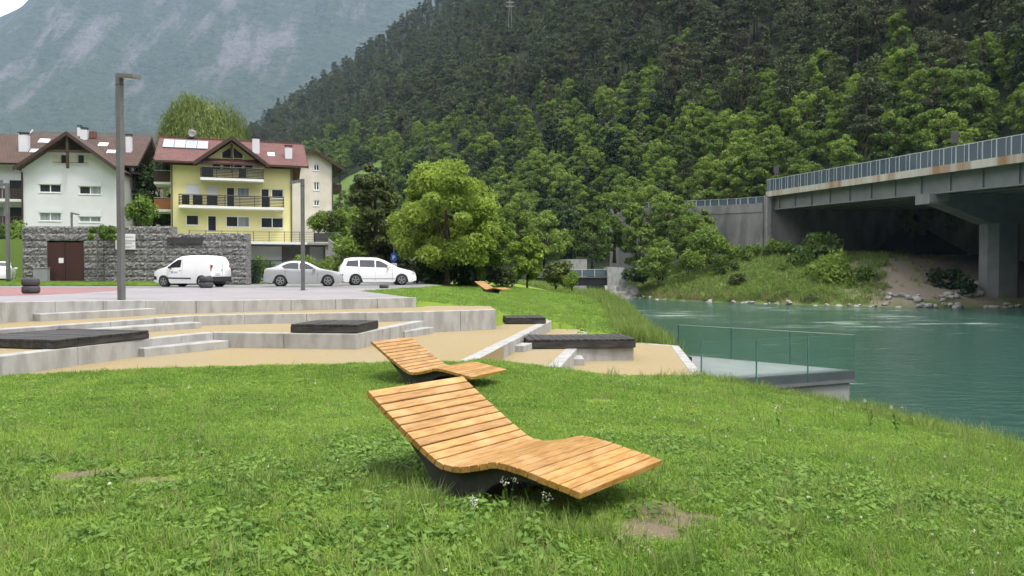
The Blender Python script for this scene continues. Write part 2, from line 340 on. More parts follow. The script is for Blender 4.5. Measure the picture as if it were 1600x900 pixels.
def groundmat(name, green, green2, soil, attr=None, sc=1.2):
    m, t, b = base_mat(name); N, Lk = t.nodes, t.links
    geo = N.new('ShaderNodeNewGeometry'); n = N.new('ShaderNodeTexNoise'); n.inputs['Scale'].default_value = sc; n.inputs['Detail'].default_value = 8
    Lk.new(geo.outputs['Position'], n.inputs['Vector']); n2 = N.new('ShaderNodeTexNoise'); n2.inputs['Scale'].default_value = sc * 14; n2.inputs['Detail'].default_value = 4
    Lk.new(geo.outputs['Position'], n2.inputs['Vector'])
    mx = N.new('ShaderNodeMixRGB'); mx.inputs[1].default_value = (*green, 1); mx.inputs[2].default_value = (*green2, 1); Lk.new(n2.outputs[0], mx.inputs[0])
    fac = None
    if attr:
        at = N.new('ShaderNodeAttribute'); at.attribute_name = attr
        ad = N.new('ShaderNodeMath'); ad.operation = 'MULTIPLY_ADD'; Lk.new(n.outputs[0], ad.inputs[0]); ad.inputs[1].default_value = .5; Lk.new(at.outputs['Fac'], ad.inputs[2]); fac = ad.outputs[0]
    else: fac = n.outputs[0]
    cr = N.new('ShaderNodeValToRGB'); cr.color_ramp.elements[0].position = .52; cr.color_ramp.elements[1].position = .70; Lk.new(fac, cr.inputs[0])
    m2 = N.new('ShaderNodeMixRGB'); m2.inputs[2].default_value = (*soil, 1); Lk.new(cr.outputs[0], m2.inputs[0]); Lk.new(mx.outputs[0], m2.inputs[1]); Lk.new(m2.outputs[0], b.inputs['Base Color'])
    b.inputs['Roughness'].default_value = .95; b.inputs['Specular IOR Level'].default_value = .1
    bp = N.new('ShaderNodeBump'); bp.inputs['Strength'].default_value = .5; bp.inputs['Distance'].default_value = .03; Lk.new(n2.outputs[0], bp.inputs['Height']); Lk.new(bp.outputs[0], b.inputs['Normal'])
groundmat('lawn_soil', (.130, .195, .028), (.190, .255, .046), (.145, .115, .080), 'dirt', 1.6)
groundmat('bank_soil', (.075, .120, .028), (.115, .150, .042), (.22, .185, .145), 'dirt', .25)
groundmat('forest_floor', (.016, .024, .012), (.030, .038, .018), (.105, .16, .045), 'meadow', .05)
groundmat('meadow', (.12, .19, .045), (.15, .22, .055), (.10, .16, .04), None, .1)
def mountainmat():
    m, t, b = base_mat('mountain_rock'); N, Lk = t.nodes, t.links
    geo = N.new('ShaderNodeNewGeometry'); mp = N.new('ShaderNodeMapping'); mp.inputs['Scale'].default_value = (1.3, .3, .45); Lk.new(geo.outputs['Position'], mp.inputs[0])
    n = N.new('ShaderNodeTexNoise'); n.inputs['Scale'].default_value = .007; n.inputs['Detail'].default_value = 14; n.inputs['Roughness'].default_value = .68; Lk.new(mp.outputs[0], n.inputs['Vector'])
    at = N.new('ShaderNodeAttribute'); at.attribute_name = 'rock'
    ad = N.new('ShaderNodeMath'); ad.operation = 'MULTIPLY_ADD'; Lk.new(at.outputs['Fac'], ad.inputs[0]); ad.inputs[1].default_value = .15; Lk.new(n.outputs[0], ad.inputs[2])
    cr = N.new('ShaderNodeValToRGB'); cr.color_ramp.elements[0].position = .57; cr.color_ramp.elements[1].position = .70; Lk.new(ad.outputs[0], cr.inputs[0])
    n2 = N.new('ShaderNodeTexNoise'); n2.inputs['Scale'].default_value = .03; n2.inputs['Detail'].default_value = 10; Lk.new(geo.outputs['Position'], n2.inputs['Vector'])
    g = N.new('ShaderNodeMixRGB'); g.inputs[1].default_value = (.012, .022, .014, 1); g.inputs[2].default_value = (.055, .075, .035, 1); Lk.new(n2.outputs[0], g.inputs[0])
    r = N.new('ShaderNodeMixRGB'); r.inputs[1].default_value = (.07, .07, .065, 1); r.inputs[2].default_value = (.125, .122, .115, 1); Lk.new(n2.outputs[0], r.inputs[0])
    mx = N.new('ShaderNodeMixRGB'); Lk.new(cr.outputs[0], mx.inputs[0]); Lk.new(g.outputs[0], mx.inputs[1]); Lk.new(r.outputs[0], mx.inputs[2]); Lk.new(mx.outputs[0], b.inputs['Base Color'])
    b.inputs['Roughness'].default_value = .95; b.inputs['Specular IOR Level'].default_value = .05
    bp = N.new('ShaderNodeBump'); bp.inputs['Strength'].default_value = 1; bp.inputs['Distance'].default_value = 28; Lk.new(n2.outputs[0], bp.inputs['Height']); Lk.new(bp.outputs[0], b.inputs['Normal'])
mountainmat()
def watermat():
    m, t, b = base_mat('river_water'); N, Lk = t.nodes, t.links
    geo = N.new('ShaderNodeNewGeometry')
    mp = N.new('ShaderNodeMapping'); mp.inputs['Rotation'].default_value = (0, 0, R(35)); mp.inputs['Scale'].default_value = (1, 1.8, 1); Lk.new(geo.outputs['Position'], mp.inputs[0])
    n1 = N.new('ShaderNodeTexNoise'); n1.inputs['Scale'].default_value = .9; n1.inputs['Detail'].default_value = 6; n1.inputs['Distortion'].default_value = .8; Lk.new(mp.outputs[0], n1.inputs['Vector'])
    n2 = N.new('ShaderNodeTexNoise'); n2.inputs['Scale'].default_value = 5.5; n2.inputs['Detail'].default_value = 4; Lk.new(mp.outputs[0], n2.inputs['Vector'])
    ad = N.new('ShaderNodeMath'); ad.operation = 'MULTIPLY_ADD'; Lk.new(n2.outputs[0], ad.inputs[0]); ad.inputs[1].default_value = .22; Lk.new(n1.outputs[0], ad.inputs[2])
    bp = N.new('ShaderNodeBump'); bp.inputs['Strength'].default_value = .42; bp.inputs['Distance'].default_value = .30; Lk.new(ad.outputs[0], bp.inputs['Height']); Lk.new(bp.outputs[0], b.inputs['Normal'])
    m3 = N.new('ShaderNodeMapping'); m3.inputs['Rotation'].default_value = (0, 0, R(50)); m3.inputs['Scale'].default_value = (.35, 1.5, 1); Lk.new(geo.outputs['Position'], m3.inputs[0])
    n3 = N.new('ShaderNodeTexNoise'); n3.inputs['Scale'].default_value = .5; n3.inputs['Detail'].default_value = 9; n3.inputs['Roughness'].default_value = .7; Lk.new(m3.outputs[0], n3.inputs['Vector'])
    n4 = N.new('ShaderNodeTexNoise'); n4.inputs['Scale'].default_value = .035; n4.inputs['Detail'].default_value = 2; Lk.new(geo.outputs['Position'], n4.inputs['Vector'])
    ml = N.new('ShaderNodeMath'); ml.operation = 'MULTIPLY_ADD'; Lk.new(n4.outputs[0], ml.inputs[0]); ml.inputs[1].default_value = .45; Lk.new(n3.outputs[0], ml.inputs[2])
    at = N.new('ShaderNodeAttribute'); at.attribute_name = 'riffle'
    ma = N.new('ShaderNodeMath'); ma.operation = 'MULTIPLY_ADD'; Lk.new(at.outputs['Fac'], ma.inputs[0]); ma.inputs[1].default_value = .12; Lk.new(ml.outputs[0], ma.inputs[2])
    cr = N.new('ShaderNodeValToRGB'); cr.color_ramp.elements[0].position = .86; cr.color_ramp.elements[1].position = .99; cr.color_ramp.elements[1].color = (.75, .75, .75, 1); Lk.new(ma.outputs[0], cr.inputs[0])
    mx = N.new('ShaderNodeMixRGB'); mx.inputs[1].default_value = (.028, .074, .058, 1); mx.inputs[2].default_value = (.55, .66, .62, 1); Lk.new(cr.outputs[0], mx.inputs[0]); Lk.new(mx.outputs[0], b.inputs['Base Color'])
    b.inputs['Roughness'].default_value = .13; b.inputs['IOR'].default_value = 1.33; b.inputs['Specular IOR Level'].default_value = .5
watermat()
# ------------------------------------------------------------------ ground heights (z = 0 is the eye)
WATER = -4.1
CTRL = np.array([(-45,0,-1.5),(-20,0,-1.55),(-8,0,-1.6),(0,0,-1.6),(4,0,-1.9),(8,0,-2.4),(-20,8,-1.62),(-8,6,-1.65),(-1,6,-1.63),(0.6,5.8,-1.66),(3,6,-1.86),(7.4,6,-2.42),
 (-15,13,-1.72),(-8,12.9,-1.72),(-5,13.8,-1.72),(-1.8,13.2,-1.87),(-2.6,14.6,-1.73),(2,12,-1.98),(4.2,11.5,-2.2),(7,11,-2.4),(-.8,15.3,-1.75),(.9,16.5,-2.02),(2.2,17.7,-2.33),(3.4,18,-2.37),(4.4,18.0,-2.39),(4.9,17.2,-2.44),(4.7,19.2,-2.62),(4.95,21,-2.85),(5.4,24,-2.9),(5.6,26,-2.85),(5.5,16.4,-2.47),(6.6,15.1,-2.55),
 (-3.2,27.4,-1.02),(-1.3,28.2,-1.2),(-.3,29.5,-1.5),(0,31.6,-1.70),(1.5,30.5,-1.86),(3,29,-2.08),(5,28.2,-2.42),(5.2,33,-2.6),(-6.7,35.5,-.87),(-3,36,-1.05),(0,38,-1.42),(3,38,-1.78),(6.3,43,-2.5),
 (-4,46,-.90),(-1,48,-1.42),(3,48,-1.5),(6.8,64,-2.3),(0,60,-1.15),(4.5,79,-1.9),(-10,60,-.95),(-45,30,-1.2),(-45,60,-1.0),(2,128,-2),(-10,128,-1.2),(-45,128,-1)], float)
def tps_fit(C):
    n = len(C); d = np.hypot(C[:, None, 0] - C[None, :, 0], C[:, None, 1] - C[None, :, 1]); K = np.where(d > 0, d * d * np.log(d + 1e-9), 0) + np.eye(n) * .05
    P = np.c_[np.ones(n), C[:, :2]]; A = np.block([[K, P], [P.T, np.zeros((3, 3))]]); return np.linalg.solve(A, np.r_[C[:, 2], 0, 0, 0])
TW = tps_fit(CTRL)
def xedge(Y): return np.interp(Y, [-10, 0, 6, 11, 15.1, 16.4, 17.4, 18.6, 21, 26, 27.5, 33, 43, 64, 80, 100, 135], [8, 7.7, 7.4, 7.0, 6.6, 5.6, 5.0, 4.35, 4.5, 5.2, 5.1, 5.3, 6.4, 7.0, 5.0, 3.5, 2.])
def lawn_h(X, Y):
    X = np.asarray(X, float); Y = np.asarray(Y, float); xe = xedge(Y); Xc = np.minimum(X, xe + .3); z = TW[-3] + TW[-2] * Xc + TW[-1] * Y
    for i in range(len(CTRL)):
        d = np.hypot(Xc - CTRL[i, 0], Y - CTRL[i, 1]); z = z + TW[i] * np.where(d > 0, d * d * np.log(d + 1e-9), 0)
    z = np.clip(z, -3.0, -.85); z = z + .03 * (fbm(X, Y, 1.3, 3, 5) - .45) + .02 * (fbm(X, Y, .4, 2, 9) - .4)
    s = np.maximum(X - xe, 0); return z - np.where(s < .6, s * s * .7, .252 + (s - .6) * .95)
# terraces in plan (worked out from the photograph's wall feet)
W1 = [(-15.5, 7), (-13.2, 14), (-11.65, 18.2), (-10.0, 21.8), (-7.8, 23.2), (-3.17, 26.4)]
W2 = [(-13.6, 6.2), (-12, 11.5), (-10.3, 16.06), (-8.4, 21.1), (-7.3, 21.8), (-2.6, 23.2), (-.5, 24.6)]
W3 = [(-11.3, 5.5), (-9.8, 9.5), (-8.6, 13.4), (-7.8, 16.7), (-6.98, 18.65), (-3.57, 18.2), (-2.58, 23.15)]
ZL, ZT2, ZT1, ZA, ZB = -1.75, -1.41, -1.15, -2.06, -2.40
GL = [(-10.6, 9.2), (-8.4, 13.1), (-5.6, 14.1), (-2.4, 14.95), (-.9, 15.4), (-.7, 16.0), (1.4, 28.8), (1.3, 30.2), (-.62, 31), (-.5, 24.6), (-2.6, 23.2), (-3.57, 18.3), (-7.0, 18.75), (-7.9, 16.7), (-8.7, 13.4), (-9.9, 9.5)]
GT2 = W3 + [W2[5]] + W2[4::-1]
GT1 = W2 + [(-.75, 27.3), (-3.0, 27.6)] + W1[::-1]
GA = [(-.72, 16.1), (.92, 16.9), (1.75, 21.6), (1.95, 24), (2.7, 28.3), (1.43, 29.2)]
GB = [(.98, 17.0), (2.2, 17.9), (3.4, 18.25), (4.4, 18.5), (5.39, 26.0), (4.1, 27.3), (2.75, 28.2), (1.9, 24), (1.7, 21.6)]
def zplaza(x, y):
    s = max(0., min(1., (-7.9 - x) / 3.7)); t = max(0., min(1., (27 - y) / 8)); return -.83 + .14 * s * t - .03 * max(0, min(1, (x + 7) / 4)) * max(0, min(1, (33 - y) / 6))
PLAZA = W1 + [(-6.7, 35.2), (-5.6, 39), (-4.6, 43), (-4.4, 50), (-7, 60), (-60, 60), (-60, 7)]
def paved(X, Y, e=0.):
    f = lambda x, y: npin(GL, x, y) | npin(GT2, x, y) | npin(GT1, x, y) | npin(GA, x, y) | npin(GB, x, y) | npin(PLAZA, x, y) | npin([(1.6, 21.4), (3.4, 21.7), (3.4, 24), (1.8, 24)], x, y)
    m = f(X, Y)
    for dx, dy in ((e, 0), (-e, 0), (0, e), (0, -e)) if e else (): m &= f(X + dx, Y + dy)
    return m
def lawn_mesh():
    xs = np.r_[np.arange(-60, -12, 2.), np.arange(-12, 9, .2), np.arange(9, 16.1, .5)]; ys = np.r_[np.arange(-10, 0, 1.), np.arange(0, 34, .2), np.arange(34, 62, .7), np.arange(62, 136, 2.)]
    XX, YY = np.meshgrid(xs, ys); Z = lawn_h(XX, YY); ALLP = paved(XX, YY, .25)
    for poly, zz in ((GL, ZL), (GT2, ZT2), (GT1, ZT1), (GA, ZA), (GB, ZB), (PLAZA, -.85)):
        Z = np.where(ALLP & npin(poly, XX, YY), np.minimum(Z, zz - .5), Z)
    me = grid_mesh('lawn', xs, ys, Z); D = np.zeros(XX.shape)
    for px, py, rx, ry, a in DIRT:
        c = atz(px, py, -1.66); c = atz(px, py, float(lawn_h(c.x, c.y))); c = atz(px, py, float(lawn_h(c.x, c.y)))
        D = np.maximum(D, a * np.exp(-(((XX - c.x) / rx) ** 2 + ((YY - c.y) / ry) ** 2)))
    D = np.where(XX > xedge(YY) + 1.2, .5, D); at = me.attributes.new('dirt', 'FLOAT', 'POINT'); at.data.foreach_set('value', D.ravel().astype(np.float32))
    return me
DIRT = [(140, 742, .50, .34, .6), (240, 752, .40, .24, .55), (1050, 802, .36, .40, .75), (1010, 830, .32, .25, .7), (715, 806, .22, .14, .55), (830, 778, .5, .25, .55), (1190, 633, .3, .3, .35), (945, 622, .4, .3, .4), (1120, 760, .3, .1, .35), (930, 700, .4, .4, .5), (760, 745, .6, .35, .5)]
def dirt_at(x, y):
    D = np.zeros(np.shape(x))
    for px, py, rx, ry, a in DIRT:
        c = atz(px, py, -1.66); c = atz(px, py, float(lawn_h(c.x, c.y)))
        D = np.maximum(D, a * 1.7 * np.exp(-(((x - c.x) / rx) ** 2 + ((y - c.y) / ry) ** 2)))
    return D
struct(mk('lawn', lawn_mesh(), 'lawn_soil'))
def gravel(name, poly, z): struct(MB().prism(poly, -4.6, z - .012).build(name, 'gravel'))
gravel('gravel_court', GL, ZL); gravel('gravel_terrace', GT2, ZT2); gravel('gravel_terrace', GT1, ZT1); gravel('gravel_landing', GA, ZA); gravel('gravel_landing', GB, ZB)
sheet('plaza_paving', PLAZA, lambda x, y: zplaza(x, y) - .006, 1.5, 'paving')
def pz(px, py): p = atz(px, py, -.81); return (p.x, p.y)
RED = [pz(-60, 463), pz(60, 460), pz(130, 456.5), pz(200, 452), pz(190, 448.6), pz(-60, 449)]
sheet('red_cycle_path', RED, lambda x, y: zplaza(x, y) - .002, 1.5, 'red_paving')
sheet('parking_road', [(-60, 41.8), (-30, 42.3), (-5.0, 41.4), (-4.62, 43), (-4.45, 50), (-7, 59.9), (-60, 59.9)], lambda x, y: -.826, 3, 'asphalt')
sheet('verge_grass_ground', [(-45, 47), (-30, 47.5), (-21, 47.2), (-21, 51.9), (-45, 51.9)], lambda x, y: -.80 + .03 * (y - 47), 1.5, 'lawn_soil')
# retaining walls of cast concrete, one panel per visible joint
def wall(name, label, pts, zt, zb, th=.28, seg=1.5, group=None, mat='concrete', extra=.03):
    P = [Vector((p[0], p[1])) for p in pts]; n = len(P); zt = zt if callable(zt) else (lambda x, y, q=zt: q)
    nor = []
    for i in range(n):
        ds = [(P[j + 1] - P[j]).normalized() for j in (i - 1, i) if 0 <= j < n - 1]; ns = [Vector((-d.y, d.x)) for d in ds]
        m = sum(ns, Vector((0, 0))).normalized(); nor.append(m / max(.5, m.dot(ns[0])))
    root = thing(name, label, 'wall', (P[0].x, P[0].y, zb)); o0 = Vector((P[0].x, P[0].y))
    for i in range(n - 1):
        L = (P[i + 1] - P[i]).length; k = max(1, round(L / seg)); g = .004 / L
        for j in range(k):
            a, b = j / k + (g if j else 0), (j + 1) / k - (g if j < k - 1 else 0); q = []
            for t in (a, b):
                p = P[i].lerp(P[i + 1], t); m = nor[i].lerp(nor[i + 1], t); q.append((p - m * extra - o0, p + m * (th - extra) - o0, p))
            poly = [tuple(q[0][0]), tuple(q[1][0]), tuple(q[1][1]), tuple(q[0][1])]; za, zc = zt(*q[0][2]) - zb, zt(*q[1][2]) - zb; e = random.uniform(-.004, .004)
            bevel(MB().prism(poly, -.4, [za + e, zc + e, zc + e, za + e]).build('concrete_panel', mat, root), .012)
    return root
wall('retaining_wall', 'uppermost pale concrete retaining wall along the edge of the grey plaza', W1, lambda x, y: zplaza(x, y) + .012, ZT1)
wall('retaining_wall', 'middle pale concrete retaining wall bending out to a tall square end by the lawn', W2, ZT1, ZT2 - .36)
wall('retaining_wall', 'lowest pale concrete retaining wall facing the broad gravel court', W3, ZT2, ZL)
wall('retaining_wall', 'concrete kerb wall running back from the lawn to the small black bench', [(-.86, 15.35), (-.74, 16.0), (1.4, 28.8)], ZL, ZA, .3, 2.2)
wall('retaining_wall', 'short concrete step wall between two gravel landings beside the long black bench', [(.92, 16.75), (1.72, 21.55)], ZA, ZB, .3, 2.4)
wall('bench_wall', 'low concrete wall carrying the long black timber bench', [(1.72, 21.6), (3.3, 21.85), (3.35, 23.7)], ZA, ZB, .3, 1.2)
struct(MB().prism([(1.8, 21.8), (3.2, 22.0), (3.2, 23.7), (1.95, 23.7)], -4, ZA - .02).build('bench_wall_core', 'concrete'))
wall('retaining_wall', 'narrow concrete kerb on the river side of the lowest gravel landing', [(4.42, 18.55), (5.40, 26.0), (4.15, 27.35)], ZB, ZB - 1.2, .25, 2.4)
wall('retaining_wall', 'small concrete end wall behind the long black bench below the grass', [(1.95, 24.0), (2.72, 28.3), (1.45, 29.2)], ZA, ZB, .25, 2.4)
wall('court_kerb', 'thin concrete kerb between the gravel court and the front lawn', [(-10.6, 9.15), (-8.42, 13.05), (-5.62, 14.05), (-2.45, 14.9), (-.88, 15.36)], ZL + .012, ZL - .3, .16, 1.6)
def step(label, poly, zt, zb):
    c = poly[0]; o = MB().prism([(p[0] - c[0], p[1] - c[1]) for p in poly], -.3, zt - zb).build('concrete_step', 'concrete'); o.location = (c[0], c[1], zb); bevel(o, .015); tag(o, label, 'step')
def stepq(label, A, B, wdt, zt, zb, fwd=0.):
    a, b = Vector(A), Vector(B); d = (b - a).normalized(); m = Vector((-d.y, d.x)) * wdt; a, b = a - m * fwd, b - m * fwd; step(label, [a, b, b + m, a + m], zt, zb)
def z2(px, py, z): p = atz(px, py, z); return (p.x, p.y)
stepq('long low concrete step against the uppermost wall by the tall lamp post', z2(48, 501, ZT1), z2(228, 491, ZT1), .5, ZT1 + .17, ZT1, .75)
stepq('long low concrete step against the middle wall behind the left black deck', z2(133, 524, ZT2), z2(304, 511.5, ZT2), .5, ZT2 + .14, ZT2, .5)
stepq('long concrete step with worn edge against the lowest wall at left', z2(220, 556.5, ZL), z2(352, 543, ZL), .5, ZL + .17, ZL, .25)
stepq('short concrete step beside the square black deck', z2(633, 527.5, ZL), z2(678, 520.5, ZL), .42, ZL + .17, ZL)
stepq('small concrete step at the left end of the long black bench', z2(802, 549, ZA), z2(819, 549.5, ZA), .8, ZA + .16, ZA)
stepq('small concrete step below the front of the long black bench', z2(895, 570.5, ZB), z2(913, 570.5, ZB), .9, ZB + .17, ZB)
# black timber decks: planks on a dark frame
def deck(name, label, o, d, L, Wd, z, h, n, along=True):
    """o front-left corner, d front direction; planks run front to back when along"""
    dv = Vector(d).normalized(); rz = math.atan2(dv.y, dv.x); t = thing(name, label, 'bench', (o[0], o[1], z), rz, 'black timber decks on the terraces')
    MB().b2(.04, L - .04, .04, Wd - .04, 0, h - .05).build('frame', 'black_timber', t)
    if along:
        wp = L / n; me = MB().b2(.009, wp - .009, 0, Wd, 0, .055).mesh('plank'); me.materials.append(MATS['black_timber'])
        for i in range(n): bevel(mk('plank', me, None, t, (i * wp, 0, h - .05 + random.uniform(-.006, .006))), .006)
    else:
        wp = Wd / n; me = MB().b2(0, L, .006, wp - .006, 0, .055).mesh('plank'); me.materials.append(MATS['black_timber'])
        for i in range(n): bevel(mk('plank', me, None, t, (0, i * wp, h - .05 + random.uniform(-.006, .006))), .006)
    for q in range(2): MB().b2(0, L, 0 if q == 0 else Wd - .05, .05 if q == 0 else Wd, .01, h - .052).build('fascia', 'black_timber', t)
    for q in range(2): MB().b2(0 if q == 0 else L - .05, .05 if q == 0 else L, .052, Wd - .052, .01, h - .053).build('fascia', 'black_timber', t)
    return t
deck('timber_deck', 'large low black timber deck at the far left on the lowest terrace', (-8.32, 14.55), (.63, 2.35), 2.45, 2.6, ZT2, .17, 9, True)
deck('timber_deck', 'square black timber deck on the corner of the lowest concrete wall', (-5.12, 18.47), (1.62, -.20), 1.6, 1.65, ZT2 + .004, .20, 12, True)
deck('timber_bench', 'long black timber bench of cross planks on a low concrete wall', (.42, 21.4), (2.95, .28), 2.95, 1.7, ZA + .004, .24, 15, True)
deck('timber_bench', 'small black timber bench at the grass edge by the kerb end', (-.2, 26.9), (1.35, .1), 1.35, 1.7, ZL + .004, .2, 9, True)
# ------------------------------------------------------------------ river
def river():
    xs = np.r_[np.arange(-12, 130, 2.)]; ys = np.arange(-60, 330, 2.); XX, YY = np.meshgrid(xs, ys); me = grid_mesh('river', xs, ys, np.full(XX.shape, WATER))
    ri = np.exp(-(((XX - 22) / 17) ** 2 + ((YY - 78) / 30) ** 2)); at = me.attributes.new('riffle', 'FLOAT', 'POINT'); at.data.foreach_set('value', ri.ravel().astype(np.float32)); return me
struct(mk('river_water', river(), 'river_water'))
# ------------------------------------------------------------------ far bank and wooded hillside
BANK = [(140, 102), (80, 97), (57, 93.2), (47, 91), (39.8, 95.8), (26, 109), (18.5, 125), (16, 150), (14, 330)]
def bankdist(X, Y):
    best = np.full(np.shape(X), 1e9); sg = np.zeros(np.shape(X))
    for (x0, y0), (x1, y1) in zip(BANK[:-1], BANK[1:]):
        dx, dy = x1 - x0, y1 - y0; L2 = dx * dx + dy * dy; t = np.clip(((X - x0) * dx + (Y - y0) * dy) / L2, 0, 1)
        d = np.hypot(X - x0 - t * dx, Y - y0 - t * dy); s = np.sign((X - x0) * dy - (Y - y0) * dx); m = d < best
        best = np.where(m, d, best); sg = np.where(m, s, sg)
    return best * sg
def hill_plane(X, Y): return -103 + .647 * X + .482 * Y
def hill_h(X, Y):
    s = bankdist(X, Y); z = np.interp(s, [-30, -3, 0, 1.5, 4, 18, 24, 34, 60], [-9, -6, -4.25, -3.5, -2.6, 1.7, 2.3, 3.0, 3.6])
    z = z + .5 * (fbm(X, Y, 5, 3, 3) - .45) * np.clip(s / 4, 0, 1)
    h = hill_plane(X, Y); h = h + (fbm(X, Y, 130, 4, 21) - .47) * 26 * np.clip(h / 40, 0, 1) + 5 * (fbm(X, Y, 28, 3, 8) - .45) * np.clip(h / 10, 0, 1)
    return np.where(Y > 158, np.maximum(np.maximum(z, h), -1.3 + .02 * (X + Y * .2)) , np.maximum(z, h))
def hill_mesh():
    xs = np.r_[np.arange(-620, 0, 14.), np.arange(0, 12, 4.), np.arange(12, 110, 1.2), np.arange(110, 200, 6.), np.arange(200, 720, 16.)]; ys = np.r_[np.arange(64, 160, 1.2), np.arange(160, 300, 6.), np.arange(300, 1040, 14.)]
    XX, YY = np.meshgrid(xs, ys); Z = hill_h(XX, YY); keep = (XX > 12) | ((YY > 150) & (XX > 8)) | (YY > 175)
    me = grid_mesh('hillside', xs, ys, Z, keep); D = np.where((XX > 40 + (118 - YY) * .05) & (YY < 128) & (YY > 88), np.clip((XX - 38) / 8, 0, .55), 0) - .05
    D = np.where(bankdist(XX, YY) < 2, .3, D); at = me.attributes.new('dirt', 'FLOAT', 'POINT'); at.data.foreach_set('value', D.ravel().astype(np.float32))
    mw = np.clip(1.3 - (((XX + 84) / 30) ** 2 + ((YY - 395) / 38) ** 2), 0, .8) + 0 * XX; at = me.attributes.new('meadow', 'FLOAT', 'POINT'); at.data.foreach_set('value', mw.ravel().astype(np.float32))
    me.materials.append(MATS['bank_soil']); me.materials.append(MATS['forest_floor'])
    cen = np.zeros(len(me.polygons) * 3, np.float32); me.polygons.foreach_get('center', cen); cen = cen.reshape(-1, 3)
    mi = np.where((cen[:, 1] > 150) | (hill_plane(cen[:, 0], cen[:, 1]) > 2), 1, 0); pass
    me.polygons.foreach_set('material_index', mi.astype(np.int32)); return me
def in_meadow(X, Y): return (((X + 84) / 24) ** 2 + ((Y - 395) / 32) ** 2) < 1
struct(mk('hillside', hill_mesh(), None))
sheet('valley_floor', [(-3, 58), (-3, 130), (3, 158), (30, 260), (-160, 470), (-900, 2600), (-4700, 2600), (-4700, 58)], lambda x, y: -1.35, 60, 'meadow')
sheet('rear_ground', [(-400, -50), (7.5, -50), (7.5, -8), (-58, -8), (-58, 60), (-400, 60)], lambda x, y: -1.75, 30, 'meadow')
# ------------------------------------------------------------------ distant mountain
def mountain():
    xs = np.linspace(-2300, 900, 190); ys = np.linspace(1150, 2500, 120); XX, YY = np.meshgrid(xs, ys)
    top = np.clip(650 + .8 * (XX + 1344), 60, 980) + 60 * (fbm(XX, YY * 0, 240, 4, 2) - .47); t = np.clip((YY - 1180) / 900, 0, 1)
    ridge = np.abs(fbm(XX, YY * .5, 420, 5, 31) - .47); Z = -10 + top * (t ** .92) - 420 * ridge * t * (1.1 - t) * 1.7 + 50 * (fbm(XX, YY, 90, 4, 44) - .47) * np.clip(t * 4, 0, 1)
    Z = np.where(YY > 2080, Z - (YY - 2080) * .8, Z)
    me = grid_mesh('mountain', xs * 2, ys * 2, Z * 2)
    px = 800 + F * XX / YY; py = 425 - F * Z / YY
    rk = np.zeros(XX.shape)
    for cx, cy_, rx, ry, a in ((150, 60, 130, 55, .7), (310, 40, 60, 50, .8), (400, 70, 70, 45, 1.1), (230, 130, 60, 60, .5), (60, 110, 80, 60, .35), (500, 20, 60, 30, .6)): rk = np.maximum(rk, a * np.exp(-((px - cx) / rx) ** 2 - ((py - cy_) / ry) ** 2))
    at = me.attributes.new('rock', 'FLOAT', 'POINT'); at.data.foreach_set('value', rk.ravel().astype(np.float32)); return me
struct(mk('mountain', mountain(), 'mountain_rock'))
# the valley's other side, unseen at left and rear, added to block low sky
def valley_side():
    xs = np.linspace(-2200, 600, 90); ys = np.linspace(-2000, 1400, 100); XX, YY = np.meshgrid(xs, ys); a = -330 - .86 * np.maximum(YY, 0) - XX; b = -280 - YY; s = np.maximum(a, b)
    Z = -4 + .62 * np.maximum(s, 0) ** 1.0 + 60 * (fbm(XX, YY, 260, 4, 12) - .47) * np.clip(s / 120, 0, 1); Z = np.where(s < 0, -6, np.minimum(Z, 620)); me = grid_mesh('valley_side', xs, ys, Z, (s > -60)); return me
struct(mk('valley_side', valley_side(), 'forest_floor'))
# ------------------------------------------------------------------ valley haze
def haze():
    o = MB().b2(-5600, 2600, -2200, 5300, -30, 2250).mesh('haze'); m = bpy.data.materials.new('haze_air'); m.use_nodes = True; t = m.node_tree; t.nodes.remove(t.nodes['Principled BSDF'])
    v = t.nodes.new('ShaderNodeVolumePrincipled'); v.inputs['Color'].default_value = (.52, .66, 1., 1); v.inputs['Density'].default_value = .000066; v.inputs['Anisotropy'].default_value = 0.0
    t.links.new(v.outputs[0], t.nodes['Material Output'].inputs['Volume']); h = mk('haze', o, m); h['kind'] = 'stuff'; return h
haze()
